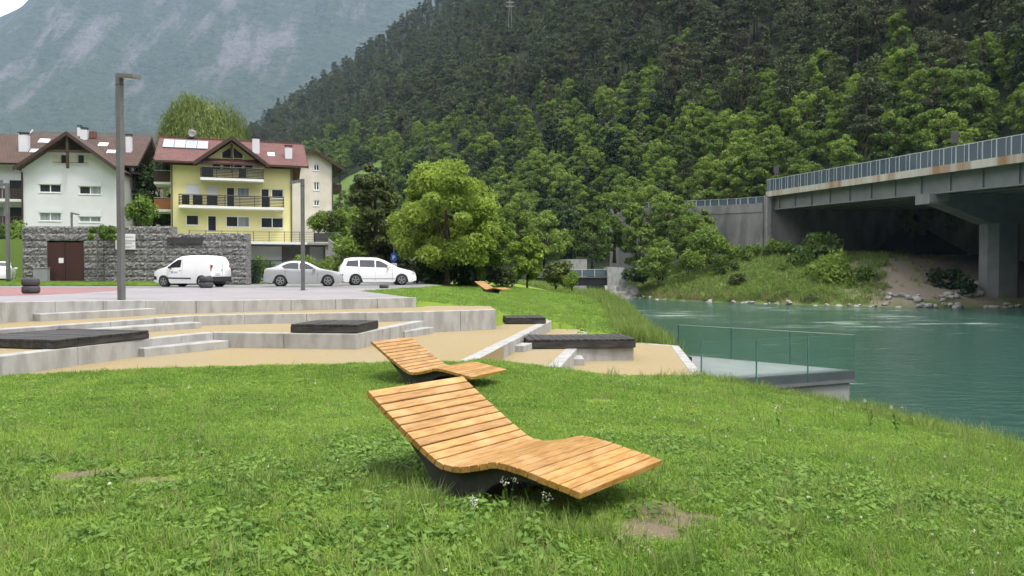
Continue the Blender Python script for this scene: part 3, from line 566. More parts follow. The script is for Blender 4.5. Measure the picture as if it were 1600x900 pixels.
# ------------------------------------------------------------------ wooden loungers
def catmull(P, k=12):
    out = []; P = [np.array(p, float) for p in P]; P = [2 * P[0] - P[1]] + P + [2 * P[-1] - P[-2]]
    for i in range(1, len(P) - 2):
        for j in range(k):
            t = j / k; a, b, c, d = P[i - 1], P[i], P[i + 1], P[i + 2]
            out.append(.5 * (2 * b + (c - a) * t + (2 * a - 5 * b + 4 * c - d) * t * t + (3 * b - a - 3 * c + d) * t ** 3))
    return np.array(out + [P[-2]])
LK = 1.12
PROF = catmull([(a * LK, b) for a, b in ((0, .715), (.2, .568), (.45, .395), (.62, .288), (.72, .25), (.84, .25), (1.0, .29), (1.13, .328), (1.25, .330), (1.40, .305), (1.58, .272), (1.76, .238))], 14)
def lounger(label, loc, rz):
    t = thing('wooden_lounger', label, 'lounger', loc, rz, 'wavy wooden loungers on the lawn')
    seg = np.r_[0, np.cumsum(np.hypot(*np.diff(PROF, axis=0).T))]; n = 25; pitch = seg[-1] / n
    global SLAT
    if 'SLAT' not in globals():
        w2, h2, c = pitch / 2 - .0043, .021, .005; pr = [(-w2, -h2), (w2, -h2), (w2, h2 - c), (w2 - c, h2), (-w2 + c, h2), (-w2, h2 - c)]; k = len(pr)
        SLAT = MB().add([(a, 0, b) for a, b in pr] + [(a, LK, b) for a, b in pr], [tuple(range(k)), tuple(range(2 * k - 1, k - 1, -1))] + [(i, k + i, k + (i + 1) % k, (i + 1) % k) for i in range(k)]).mesh('slat'); SLAT.materials.append(MATS['larch'])
    for i in range(n):
        s = (i + .5) * pitch; u = np.interp(s, seg, PROF[:, 0]); z = np.interp(s, seg, PROF[:, 1]); u2 = np.interp(s + .02, seg, PROF[:, 0]); z2_ = np.interp(s + .02, seg, PROF[:, 1]); u1 = np.interp(s - .02, seg, PROF[:, 0]); z1 = np.interp(s - .02, seg, PROF[:, 1])
        o = mk('slat', SLAT, None, t, (u, random.uniform(-.003, .003), z - .021 + random.uniform(-.0015, .0015))); o.rotation_euler = (0, -math.atan2(z2_ - z1, u2 - u1), 0)
    def top(u): return float(np.interp(u, PROF[:, 0], PROF[:, 1])) - .044
    us = np.linspace(.08, 1.72, 26); bot = [(.08, top(.08) - .035), (.36, .375), (.56, .175), (.67, .03), (.74, -.06), (1.06, -.06), (1.10, .05), (1.18, .135), (1.32, .20), (1.50, .215), (1.72, top(1.72) - .03)]
    def side(y0, y1):
        m = MB(); vs = []
        for u in us: vs.append((u, top(u), float(np.interp(u, [b[0] for b in bot], [b[1] for b in bot]))))
        for a, b in zip(vs[:-1], vs[1:]):
            m.add([(a[0], y0, a[2]), (b[0], y0, b[2]), (b[0], y0, b[1]), (a[0], y0, a[1]), (a[0], y1, a[2]), (b[0], y1, b[2]), (b[0], y1, b[1]), (a[0], y1, a[1])], [(0, 1, 2, 3), (7, 6, 5, 4), (0, 4, 5, 1), (3, 2, 6, 7)])
        return m
    side(.075, .10).build('side_plate', 'steel_dark', t); side(LK - .10, LK - .075).build('side_plate', 'steel_dark', t)
    m = MB(); bb = [b for b in bot if b[0] < .75]
    for a, b in zip(bb[:-1], bb[1:]): m.add([(a[0], .10, a[1] + .004), (b[0], .10, b[1] + .004), (b[0], LK - .10, b[1] + .004), (a[0], LK - .10, a[1] + .004)], [(0, 1, 2, 3)])
    m.build('back_plate', 'steel_dark', t)
    MB().b2(.76, 1.04, .101, LK - .101, -.08, .08).build('base_block', 'steel_dark', t)
    for u in (.3, 1.4): MB().b2(u - .02, u + .02, .101, LK - .101, top(u) - .05, top(u) - .012).build('cross_bar', 'steel_dark', t)
    return t
def gz(x, y): return float(lawn_h(x, y))
LYAW = -.652
l1 = lounger('nearest large wavy lounger of orange larch slats in the foreground', (-1.134, 6.22, -1.632), LYAW)
l2 = lounger('second slatted wooden lounger just behind the nearest one', (-2.36, 13.35, -1.87), -.50)
l3 = lounger('small far wooden lounger alone on the back lawn by the tall grass', (-2.26, 48.2, gz(-1.2, 48.0) + .13), -.525)
# ------------------------------------------------------------------ glass-railed river platform
P1, P2, P3 = Vector((5.09, 21.5)), Vector((10.28, 23.9)), Vector((5.93, 28.5)); ZP = -2.94
pt = thing('viewing_platform', 'triangular grey viewing platform with glass railing over the river', 'platform', (P1.x, P1.y, WATER))
def rel(p): return (p.x - P1.x, p.y - P1.y)
MB().prism([rel(P1), rel(P2), rel(P3)], ZP - WATER - .36, ZP - WATER - .03).build('deck_edge', 'deck_metal', pt)
cen = (P1 + P2 + P3) / 3
MB().prism([rel(p.lerp(cen, .008)) for p in (P1, P2, P3)], ZP - WATER - .029, ZP - WATER).build('deck_surface', 'deck_top', pt)
MB().prism([rel(p.lerp(cen, .05)) for p in (P1, P2, P3)], -1.2, ZP - WATER - .361).build('base_wall', 'concrete_old', pt)  # darker concrete puts the shade below the deck into its colour
def panes(A, B, n, zt):
    d = (B - A).normalized(); L = (B - A).length; rz = math.atan2(d.y, d.x)
    for i in range(n):
        a, b = A + d * (L * i / n + .012), A + d * (L * (i + 1) / n - .012); c = (a + b) / 2
        g = MB().box((c.x - P1.x, c.y - P1.y, ZP - WATER + zt / 2 - .12), ((b - a).length, .016, zt + .24), rz).build('glass_pane', 'balustrade', pt)
        MB().box((a.x - P1.x, a.y - P1.y, ZP - WATER + zt / 2 - .12), (.032, .03, zt + .24), rz).build('pane_edge', 'glass_edge', g)
        MB().box((c.x - P1.x, c.y - P1.y, ZP - WATER + zt + .008), ((b - a).length, .02, .012), rz).build('top_edge', 'steel_pale' if A is P3 else 'glass_edge', g)
panes(P1, P2, 3, 1.05); panes(P3, P2, 3, 1.05)
tag(MB().b2(5.0, 5.5, 24.4, 25.2, -2.9, -2.6).build('dark_post_box', 'black_plastic'), 'small dark box between the gravel landing and the platform', 'box')
# ------------------------------------------------------------------ lamp posts, tyres, signs
def lamp(label, p, h, wd, arm, rz, extra=0.):
    t = thing('street_lamp', label, 'street lamp', p, rz, 'grey square street lamps')
    MB().b2(-wd / 2, wd / 2, -wd * .4, wd * .4, -.25, h).build('post', 'steel_grey', t)
    MB().b2(-wd / 2 - .004, wd / 2 + .004, -wd * .4 - .004, wd * .4 + .004, h - .32, h - .30).build('joint_ring', 'steel_dark', t)
    hd = MB().add([(wd / 2, -.13, h - .13), (wd / 2 + arm, -.14, h - .20), (wd / 2 + arm, .14, h - .20), (wd / 2, .13, h - .13), (wd / 2, -.13, h - .02), (wd / 2 + arm, -.14, h - .11), (wd / 2 + arm, .14, h - .11), (wd / 2, .13, h - .02)], [(3, 2, 1, 0), (4, 5, 6, 7), (0, 1, 5, 4), (1, 2, 6, 5), (2, 3, 7, 6), (3, 0, 4, 7)]).build('lamp_head', 'steel_grey', t)
    MB().slab([(wd / 2 + .10, -.09, h - .155), (wd / 2 + .10, .09, h - .155), (wd / 2 + arm - .06, .09, h - .206), (wd / 2 + arm - .06, -.09, h - .206)], .006).build('lamp_glass', 'lamp_glass', hd)
    MB().b2(-wd * .9, wd * .9, -wd * .8, wd * .8, -.02, .02).build('base_plate', 'steel_grey', t); return t
p = atz(190, 481, -.985); lamp('tall grey lamp post standing on the concrete step at left', p, 5.42 + .985, .165, .6, R(-25))
p = atz(473.5, 453.5, -.83); lamp('grey lamp post in front of the silver saloon car', p, 5.05, .145, .5, R(165))
p = atY(13, 436, 51); lamp('grey lamp post at the far left edge beside the picket fence', p, 6.1, .2, .45, R(180))
p = atY(112, 354, 55); lamp('short grey lamp post rising above the stone gabion wall', (p.x, p.y, 2.6), 1.5, .12, .4, R(10))
def tyre_mesh(Rr, Wd, inner):
    pr = [(inner, 0), (Rr * .80, -.01), (Rr * .95, Wd * .10), (Rr, Wd * .28), (Rr, Wd * .72), (Rr * .95, Wd * .90), (Rr * .80, Wd + .01), (inner, Wd), (inner, 0)]
    m = MB(); n = 28; m.v = []; 
    for r, z in pr[:-1]: m.v += [(r * math.cos(2 * math.pi * k / n), r * math.sin(2 * math.pi * k / n), z) for k in range(n)]
    q = len(pr) - 1
    for i in range(q):
        for k in range(n): m.f.append((i * n + k, i * n + (k + 1) % n, ((i + 1) % q) * n + (k + 1) % n, ((i + 1) % q) * n + k))
    return m
def tyres(lab, px, py, z, n, Rr, Wd):
    p = atz(px, py, z)
    for i in range(n):
        o = tyre_mesh(Rr, Wd, Rr * .55).build('old_tyre', 'rubber_old', None, True); o.location = (p.x + random.uniform(-.015, .015), p.y, z + i * (Wd + .02)); o.rotation_euler = (0, 0, random.random())
        tag(o, lab[i], 'tyre', 'old tyres marking the parking edge')
tyres(['lower tyre of the grey stack on the red path at far left', 'upper tyre of the grey stack on the red path at far left'], 48, 458, -.80, 2, .31, .27)
tyres(['lower tyre of the stack in front of the white van', 'upper tyre of the stack in front of the white van'], 322, 449.5, -.82, 2, .34, .28)
tyres(['single dark tyre lying in front of the white family car'], 600, 450, -.825, 1, .24, .17)
# ------------------------------------------------------------------ cars
def car(name, label, cat, S, loc, rz, paint):
    """S: length L, width W, top profile [(x, z)], belt height, wheels, glass outlines; x = 0 is the front bumper"""
    t = thing(name, label, cat, loc, rz, 'cars parked in front of the houses')
    L, W = S['L'], S['W'] / 2; TP = np.array(S['top']); wr = S['wr']; sill = S.get('sill', .2); belt = S['belt']; tb = S.get('tumble', .22)
    def zt(x): return float(np.interp(x, TP[:, 0], TP[:, 1]))
    def zb(x):
        z = sill + .10 * max(0, (.35 - x) / .35) + .12 * max(0, (x - L + .4) / .4)
        for wx in S['wx']:
            q = (wr + .055) ** 2 - (x - wx) ** 2
            if q > 0: z = max(z, wr + math.sqrt(q))
        return z
    def pw(x): f = max(0, (.75 - x) / .75); r = max(0, (x - L + .6) / .6); return W * (1 - S.get('ft', .24) * f ** 2 - S.get('rt', .10) * r ** 2)
    def bz(x): return min(belt + S.get('brise', .05) * x / L, zt(x) - .02)
    def yw(x, z):
        b = bz(x); w_ = pw(x)
        if z <= b: q = (z - sill) / max(.1, b - sill); return w_ * (.955 + .045 * math.sin(min(1, max(0, q)) * math.pi * .85))
        return w_ * (.955 + .045 * math.sin(math.pi * .85)) - tb * (z - b)
    xs = sorted(set(list(np.linspace(0, L, 56)) + [wx + d for wx in S['wx'] for d in (-(wr + .054), wr + .054, -wr * .9, wr * .9)])); secs = []
    for x in xs:
        top_, b, lo = zt(x), bz(x), min(zb(x), zt(x) - .12); sec = [(yw(x, lo), lo)]
        for q in (.25, .5, .75, 1): z = lo + (b - lo) * q; sec.append((yw(x, z), z))
        h = top_ - b
        for q in (.3, .6, .88): z = b + h * q; sec.append((yw(x, z), z))
        wt = yw(x, top_); sec += [(wt - min(.06, .35 * h + .02), top_ - .012), (wt * .7, top_ + .012), (wt * .3, top_ + .024)]
        secs.append([(x, -y, z) for y, z in sec] + [(x, y, z) for y, z in sec[::-1]])
    m = MB(); k = len(secs[0])
    for s in secs: m.v += s
    for i in range(len(secs) - 1):
        for j in range(k - 1): m.f.append((i * k + j, (i + 1) * k + j, (i + 1) * k + j + 1, i * k + j + 1))
    m.f.append(tuple(range(k))); m.f.append(tuple((len(secs) - 1) * k + j for j in range(k))[::-1])
    body = m.build('body', paint, t, True)
    MB().b2(.25, L - .25, -W * .80, W * .80, sill - .02, sill + .42).build('underbody', 'black_plastic', t)
    def side_patch(poly, s, off=.008):
        """outline in (x, z) laid onto the car's flank; densified so it follows the curve"""
        pts = []
        for a, b in zip(poly, poly[1:] + poly[:1]):
            for q in range(4): pts.append((a[0] + (b[0] - a[0]) * q / 4, a[1] + (b[1] - a[1]) * q / 4))
        cx = sum(p[0] for p in pts) / len(pts); cz = sum(p[1] for p in pts) / len(pts); mm = MB()
        vs = [(cx, s * (yw(cx, cz) + off), cz)] + [(a, s * (yw(a, b) + off), b) for a, b in pts]; n = len(pts)
        return mm.add(vs, [(0, 1 + i, 1 + (i + 1) % n) if s < 0 else (0, 1 + (i + 1) % n, 1 + i) for i in range(n)])
    for s in (-1, 1):
        for poly in S['glass']: side_patch(poly, s).build('side_window', 'car_glass', t)
        for x0, x1, z in S.get('handles', []): side_patch([(x0, z), (x1, z), (x1, z + .035), (x0, z + .035)], s, .02).build('door_handle', S.get('hmat', paint), t)
        for poly, mt, nm in S.get('patches', []): side_patch(poly, s, .012).build(nm, mt, t)
        for x, z0, z1 in S.get('seams', []): side_patch([(x, z0), (x + .012, z0), (x + .012, z1), (x, z1)], s, .004).build('door_seam', 'black_plastic', t)
        mx, mz = S['mirror']; mm = MB().box((mx, s * (yw(mx, mz) + .09), mz), (.12, .19, .13)); bevel(mm.build('wing_mirror', S.get('mmat', paint), t), .03, 2)
    for nm, xa, xb in (('windscreen', *S['ws']), ('rear_window', *S['rw']) if S.get('rw') else ('windscreen', *S['ws']),):
        if nm == 'windscreen' and S.get('rw') is None and any(c.name.startswith('windscreen') for c in t.children): continue
        mm = MB(); q = 7; sg = -1 if zt(xb) > zt(xa) else 1
        for i in range(q):
            x = xa + (xb - xa) * i / (q - 1); z = zt(x); y = yw(x, z) - .10; n = Vector((-(zt(xb) - zt(xa)), 0, xb - xa)).normalized() * .022
            if n.z < 0: n = -n
            mm.v += [(x + n.x, -y, z + n.z - .004), (x + n.x, -y * .4, z + n.z + .012), (x + n.x, y * .4, z + n.z + .012), (x + n.x, y, z + n.z - .004)]
        for i in range(q - 1):
            for j in range(3): mm.f.append((4 * i + j, 4 * i + 4 + j, 4 * i + 5 + j, 4 * i + 1 + j))
        mm.build(nm, 'car_glass', t, True)
    for wx in S['wx']:
        for s in (-1, 1):
            M = Matrix.Translation((wx, s * (W - .11), wr)) @ Matrix.Rotation(R(90), 4, 'X')
            wh = MB().lathe([(wr * .6, -.10), (wr * .92, -.105), (wr, -.075), (wr, .075), (wr * .92, .105), (wr * .6, .10)], 24, M).build('wheel', 'rubber', t, True)
            rm = MB(); yy = s * (W - .11 + .108)
            for a in range(5):
                an = a * 2 * math.pi / 5 + .3; ca, sa = math.cos(an), math.sin(an); rm.box((wx + ca * wr * .36, yy, wr + sa * wr * .36), (wr * .58, .02, wr * .17), M=Matrix.Rotation(-an, 3, 'Y'))
            rm.lathe([(wr * .56, -.008), (wr * .66, -.008), (wr * .66, .010), (wr * .60, .012)], 24, Matrix.Translation((wx, yy, wr)) @ Matrix.Rotation(R(90), 4, 'X')) if False else None
            for a in range(24):
                a0, a1 = 2 * math.pi * a / 24, 2 * math.pi * (a + 1) / 24
                rm.add([(wx + math.cos(q) * r, yy + s * .004, wr + math.sin(q) * r) for q, r in ((a0, wr * .57), (a1, wr * .57), (a1, wr * .67), (a0, wr * .67))], [(0, 1, 2, 3)])
            rm.build('rim', S.get('rim', 'rim'), wh)
            for a in (0,): MB().lathe([(wr + .05, -.02), (wr + .05, .02)], 24, Matrix.Translation((wx, s * (W - .22), wr)) @ Matrix.Rotation(R(90), 4, 'X')).build('wheel_arch', 'black_plastic', t)
    for nm, mt, bx in S.get('boxes', []): bevel(MB().b2(*bx).build(nm, mt, t), .02, 2)
    return t
van = dict(L=3.95, W=1.72, wr=.30, wx=(.80, 3.30), sill=.20, belt=1.02, tumble=.16, brise=.0, ft=.20, rt=.03,
  top=[(0, .55), (.06, .80), (.35, .96), (.85, 1.08), (1.0, 1.14), (1.55, 1.55), (1.85, 1.68), (2.4, 1.73), (3.3, 1.72), (3.72, 1.66), (3.86, 1.50), (3.95, .95)],
  glass=[[(1.08, 1.06), (1.92, 1.08), (1.95, 1.52), (1.72, 1.50), (1.35, 1.30)]], ws=(1.02, 1.75), rw=None, mirror=(1.28, 1.08), mmat='black_plastic', hmat='black_plastic', handles=[(1.86, 1.96, .88)],
  seams=[(2.02, .35, 1.55), (1.05, .4, 1.0)], patches=[([(1.05, .46), (2.62, .44), (2.62, .51), (1.05, .53)], 'black_plastic', 'rubbing_strip'), ([(1.30, .86), (1.46, .86), (1.40, .74)], 'logo_blue', 'door_logo'), ([(1.50, .80), (1.75, .80), (1.75, .84), (1.50, .84)], 'print_grey', 'door_lettering'), ([(0.02, .40), (.30, .40), (.30, .58), (.04, .62)], 'black_plastic', 'bumper'), ([(3.62, .40), (3.92, .40), (3.92, .62), (3.66, .60)], 'black_plastic', 'bumper')],
  boxes=[('tail_light', 'tail_red', (3.84, 3.93, -.83, -.70, .82, 1.22)), ('tail_light', 'tail_red', (3.84, 3.93, .70, .83, .82, 1.22)), ('rear_bumper', 'black_plastic', (3.72, 4.0, -.82, .82, .30, .58)), ('front_bumper', 'black_plastic', (-.03, .12, -.66, .66, .28, .56)), ('number_plate', 'plate', (3.955, 3.975, -.56, -.12, .66, .80)), ('rear_door_handle', 'black_plastic', (3.93, 3.965, .0, .05, .85, 1.0)), ('rear_door_seam', 'black_plastic', (3.945, 3.955, .08, .095, .62, 1.5)), ('headlight', 'lamp_glass', (.06, .26, -.70, -.52, .70, .82)), ('headlight', 'lamp_glass', (.06, .26, .52, .70, .70, .82))])
sed = dict(L=4.43, W=1.75, wr=.315, wx=(.86, 3.50), sill=.19, belt=.92, tumble=.36, brise=.06, ft=.26, rt=.14,
  top=[(0, .52), (.05, .70), (.30, .82), (1.0, .95), (1.28, 1.02), (1.9, 1.36), (2.3, 1.45), (2.9, 1.45), (3.35, 1.36), (3.85, 1.10), (4.0, 1.06), (4.33, 1.02), (4.40, .85), (4.43, .55)],
  glass=[[(1.52, .98), (2.42, 1.00), (2.42, 1.34), (2.1, 1.33), (1.85, 1.22)], [(2.50, 1.0), (3.30, 1.03), (3.42, 1.16), (3.15, 1.30), (2.85, 1.36), (2.50, 1.35)]], ws=(1.32, 1.98), rw=(3.28, 3.80), mirror=(1.62, 1.0), handles=[(2.20, 2.38, .86), (3.05, 3.22, .88)],
  seams=[(1.42, .30, .95), (2.46, .28, 1.30), (3.22, .55, .98)],
  boxes=[('headlight', 'lamp_glass', (.10, .42, -.76, -.50, .66, .78)), ('headlight', 'lamp_glass', (.10, .42, .50, .76, .66, .78)), ('grille', 'black_plastic', (-.015, .06, -.42, .42, .60, .70)), ('air_intake', 'black_plastic', (-.02, .06, -.55, .55, .30, .44)), ('number_plate', 'plate', (-.03, -.005, -.26, .26, .46, .57)), ('tail_light', 'tail_red', (4.22, 4.40, -.74, -.52, .78, .92)), ('tail_light', 'tail_red', (4.22, 4.40, .52, .74, .78, .92))])
mpv = dict(L=4.82, W=1.88, wr=.335, wx=(.95, 3.80), sill=.20, belt=1.02, tumble=.28, brise=.10, ft=.26, rt=.08,
  top=[(0, .55), (.05, .75), (.35, .90), (1.0, 1.06), (1.15, 1.10), (2.0, 1.56), (2.45, 1.70), (3.2, 1.74), (4.1, 1.70), (4.45, 1.62), (4.66, 1.25), (4.78, 1.0), (4.82, .55)],
  glass=[[(1.62, 1.09), (2.55, 1.12), (2.55, 1.56), (2.30, 1.53), (1.98, 1.36)], [(2.63, 1.12), (3.55, 1.15), (3.55, 1.58), (2.63, 1.57)], [(3.63, 1.16), (4.40, 1.20), (4.28, 1.52), (3.63, 1.57)]], ws=(1.22, 2.2), rw=(4.47, 4.63), mirror=(1.80, 1.12), handles=[(2.36, 2.54, .96), (3.38, 3.56, .98)],
  seams=[(1.52, .32, 1.05), (2.60, .30, 1.12), (3.60, .62, 1.15)], patches=[([(1.4, .40), (3.4, .40), (3.4, .43), (1.4, .43)], 'rim', 'sill_trim')],
  boxes=[('headlight', 'lamp_glass', (.12, .50, -.84, -.56, .72, .84)), ('headlight', 'lamp_glass', (.12, .50, .56, .84, .72, .84)), ('grille', 'black_plastic', (-.015, .06, -.36, .36, .62, .74)), ('air_intake', 'black_plastic', (-.02, .06, -.62, .62, .30, .44)), ('number_plate', 'plate', (-.03, -.005, -.26, .26, .48, .59)), ('roof_rail', 'black_plastic', (2.4, 4.2, -.70, -.66, 1.73, 1.77)), ('roof_rail', 'black_plastic', (2.4, 4.2, .66, .70, 1.73, 1.77))])
def place_car(name, label, S, px0, px1, Y, ang, paint, flip):
    """ang: how far the near end turns to the viewer; flip: front at the right"""
    a = atY((px0 + px1) / 2, 447, Y); rz = (math.pi - ang) if flip else ang; d = Vector((math.cos(rz), math.sin(rz))); c = Vector((a.x, Y)) - d * (S['L'] / 2)
    return car(name, label, 'van' if 'van' in name else 'car', S, (c.x, c.y, -.826), rz, paint)
place_car('delivery_van', 'small white delivery van with blue door logo parked before the gabion wall', van, 238, 361, 44.8, R(-17), 'car_white', False)
place_car('saloon_car', 'silver four-door saloon car between the white van and the white family car', sed, 412, 538, 46.6, R(-13), 'car_silver', True)
place_car('family_car', 'white people carrier with long dark side windows at the end of the row', mpv, 530, 648, 50.8, R(-15), 'car_white', True)
c4 = place_car('saloon_car', 'white car half hidden behind the left end of the gabion wall', sed, 10, 74, 58.5, R(-38), 'car_white', True); c4.location = (-36.3, 57.0, -.75); c4.rotation_euler = (0, 0, R(-62))
# ------------------------------------------------------------------ gabion wall with gate
YG = 52.0
def gx(px): return (px - 800) / F * YG
def gzz(py): return (425 - py) / F * YG
gab = thing('gabion_wall', 'long grey gabion wall of stone-filled baskets behind the parked van', 'wall', (gx(35), YG, -.78))
def basket(wd, ht, seed):
    rg = np.random.default_rng(seed); nx, nz = max(4, int(wd / .11)), max(3, int(ht / .09)); m = MB(); e = .02
    xs = np.linspace(0, wd, nx); zs = np.linspace(0, ht, nz)
    for k, z in enumerate(zs):
        for i, x in enumerate(xs):
            ed = i in (0, nx - 1) or k in (0, nz - 1); m.v.append((x + (0 if i in (0, nx - 1) else rg.uniform(-.03, .03)), (.03 if ed else rg.uniform(-.06, .03)), z + (0 if k in (0, nz - 1) else rg.uniform(-.025, .025))))
    for k in range(nz - 1):
        for i in range(nx - 1): m.f.append((k * nx + i, k * nx + i + 1, (k + 1) * nx + i + 1, (k + 1) * nx + i))
    m.b2(.002, wd - .002, .032, .95, .002, ht - .002); me = m.mesh('gabion_basket'); me.materials.append(MATS['gabion_stone']); return me
BH, BW = .47, 1.62; BK = [basket(BW - .012, BH - .012, s) for s in range(4)]; BK2 = [basket(.70, BH - .012, 9)]
x0 = gx(35); nb = 9; gl, gr, gt = gx(72) - x0, gx(131) - x0, gzz(378) + .78
for r in range(8):
    z = r * BH; 
    for c in range(nb):
        xa = c * BW; top = 8 if xa < gx(205) - x0 else 8
        if r == 7 and xa > gx(262) - x0: continue
        if z < gt - .1 and xa < gr - .1 and xa + BW > gl + .1: continue
        mk('gabion_basket', BK[(r * 3 + c * 5) % 4], None, gab, (xa + random.uniform(-.004, .004), random.uniform(-.02, .02), z))
fx = [c * BW for c in range(nb + 1)]
lo = max(f for f in fx if f <= gl + .1); hi = min(f for f in fx if f >= gr - .1)
for r in range(int(round((gt + .02) / BH))):
    for a, b in ((lo, gl - .01), (gr + .01, hi)):
        if b - a > .12: mk('gabion_basket', basket(b - a - .01, BH - .012, 40 + r + int(a * 7)), None, gab, (a, random.uniform(-.02, .02), r * BH))
gate = thing('timber_gate', 'dark red-brown slatted gate set in the gabion wall', 'gate', (gx(72), YG + .08, -.80)); gw = gr - gl; ns = 17; gh = gt + .0
me = MB().b2(.01, gw / 2 - .015, -.02, .02, 0, gh / ns - .022).mesh('slat'); me.materials.append(MATS['gate_wood'])
for i in range(ns):
    for h in (0, 1): mk('slat', me, None, gate, (h * (gw / 2 + .003), random.uniform(-.006, .006), i * gh / ns))
MB().b2(0, gw, .03, .07, 0, gh - .02).build('backing', 'steel_dark', gate)
tag(MB().b2(gx(91.5), gx(99), YG + .035, YG + .05, gzz(411), gzz(403)).build('paper_notice', 'white_paint'), 'small white paper notice pinned on the red-brown gate', 'notice')
bx = MB().b2(-.45, .45, -.18, .18, 0, .95).b2(-.48, .48, -.21, .21, .95, 1.0); o = bevel(bx.build('utility_cabinet', 'box_grey'), .015); o.location = (gx(72), YG - .5, -.72); tag(o, 'grey metal utility cabinet beside the red-brown gate', 'cabinet')
sg = thing('information_sign', 'white information board with small printed lines on the gabion wall', 'sign', (gx(198), YG - .14, gzz(390)))
sw, sh = gx(214) - gx(183), gzz(366) - gzz(390)
bevel(MB().b2(-sw / 2, sw / 2, -.02, .02, 0, sh).build('board', 'white_paint', sg), .01)
for i, (a, b, z, h) in enumerate(((-.05, .42, .78, .05), (-.12, .5, .52, .07), (-.12, .35, .38, .07), (-.3, .45, .2, .03), (-.3, .3, .12, .03))): MB().b2(a * sw, b * sw, -.026, -.021, z * sh, (z + h) * sh).build('printed_line', 'print_grey', sg)
MB().prism([(0, 0)] * 0 or [(-.30 * sw, -.026), (-.2 * sw, -.026), (-.2 * sw, -.021), (-.30 * sw, -.021)], .70 * sh, .9 * sh).build('crest', 'print_grey', sg)
o = MB().b2(gx(263), gx(318), YG - .12, YG - .08, gzz(381), gzz(371)).build('metal_panel', 'steel_dark'); tag(o, 'long dark metal panel near the top of the gabion wall right half', 'panel')
struct(MB().prism([(gx(36), YG + .96), (gx(385) - .02, YG + .96), (-26.0, 78.0), (-24.6, 78.1), (-16.1, 81.1), (-11, 84), (-4, 100), (-70, 100), (-70, YG + 8), (gx(36), YG + 8)], -1.4, 2.46).build('upper_yard_ground', 'meadow'))
sheet('garage_apron', [(-40, 59.9), (-7, 59.9), (-4, 81), (-40, 81)], lambda x, y: -.83, 8, 'asphalt')
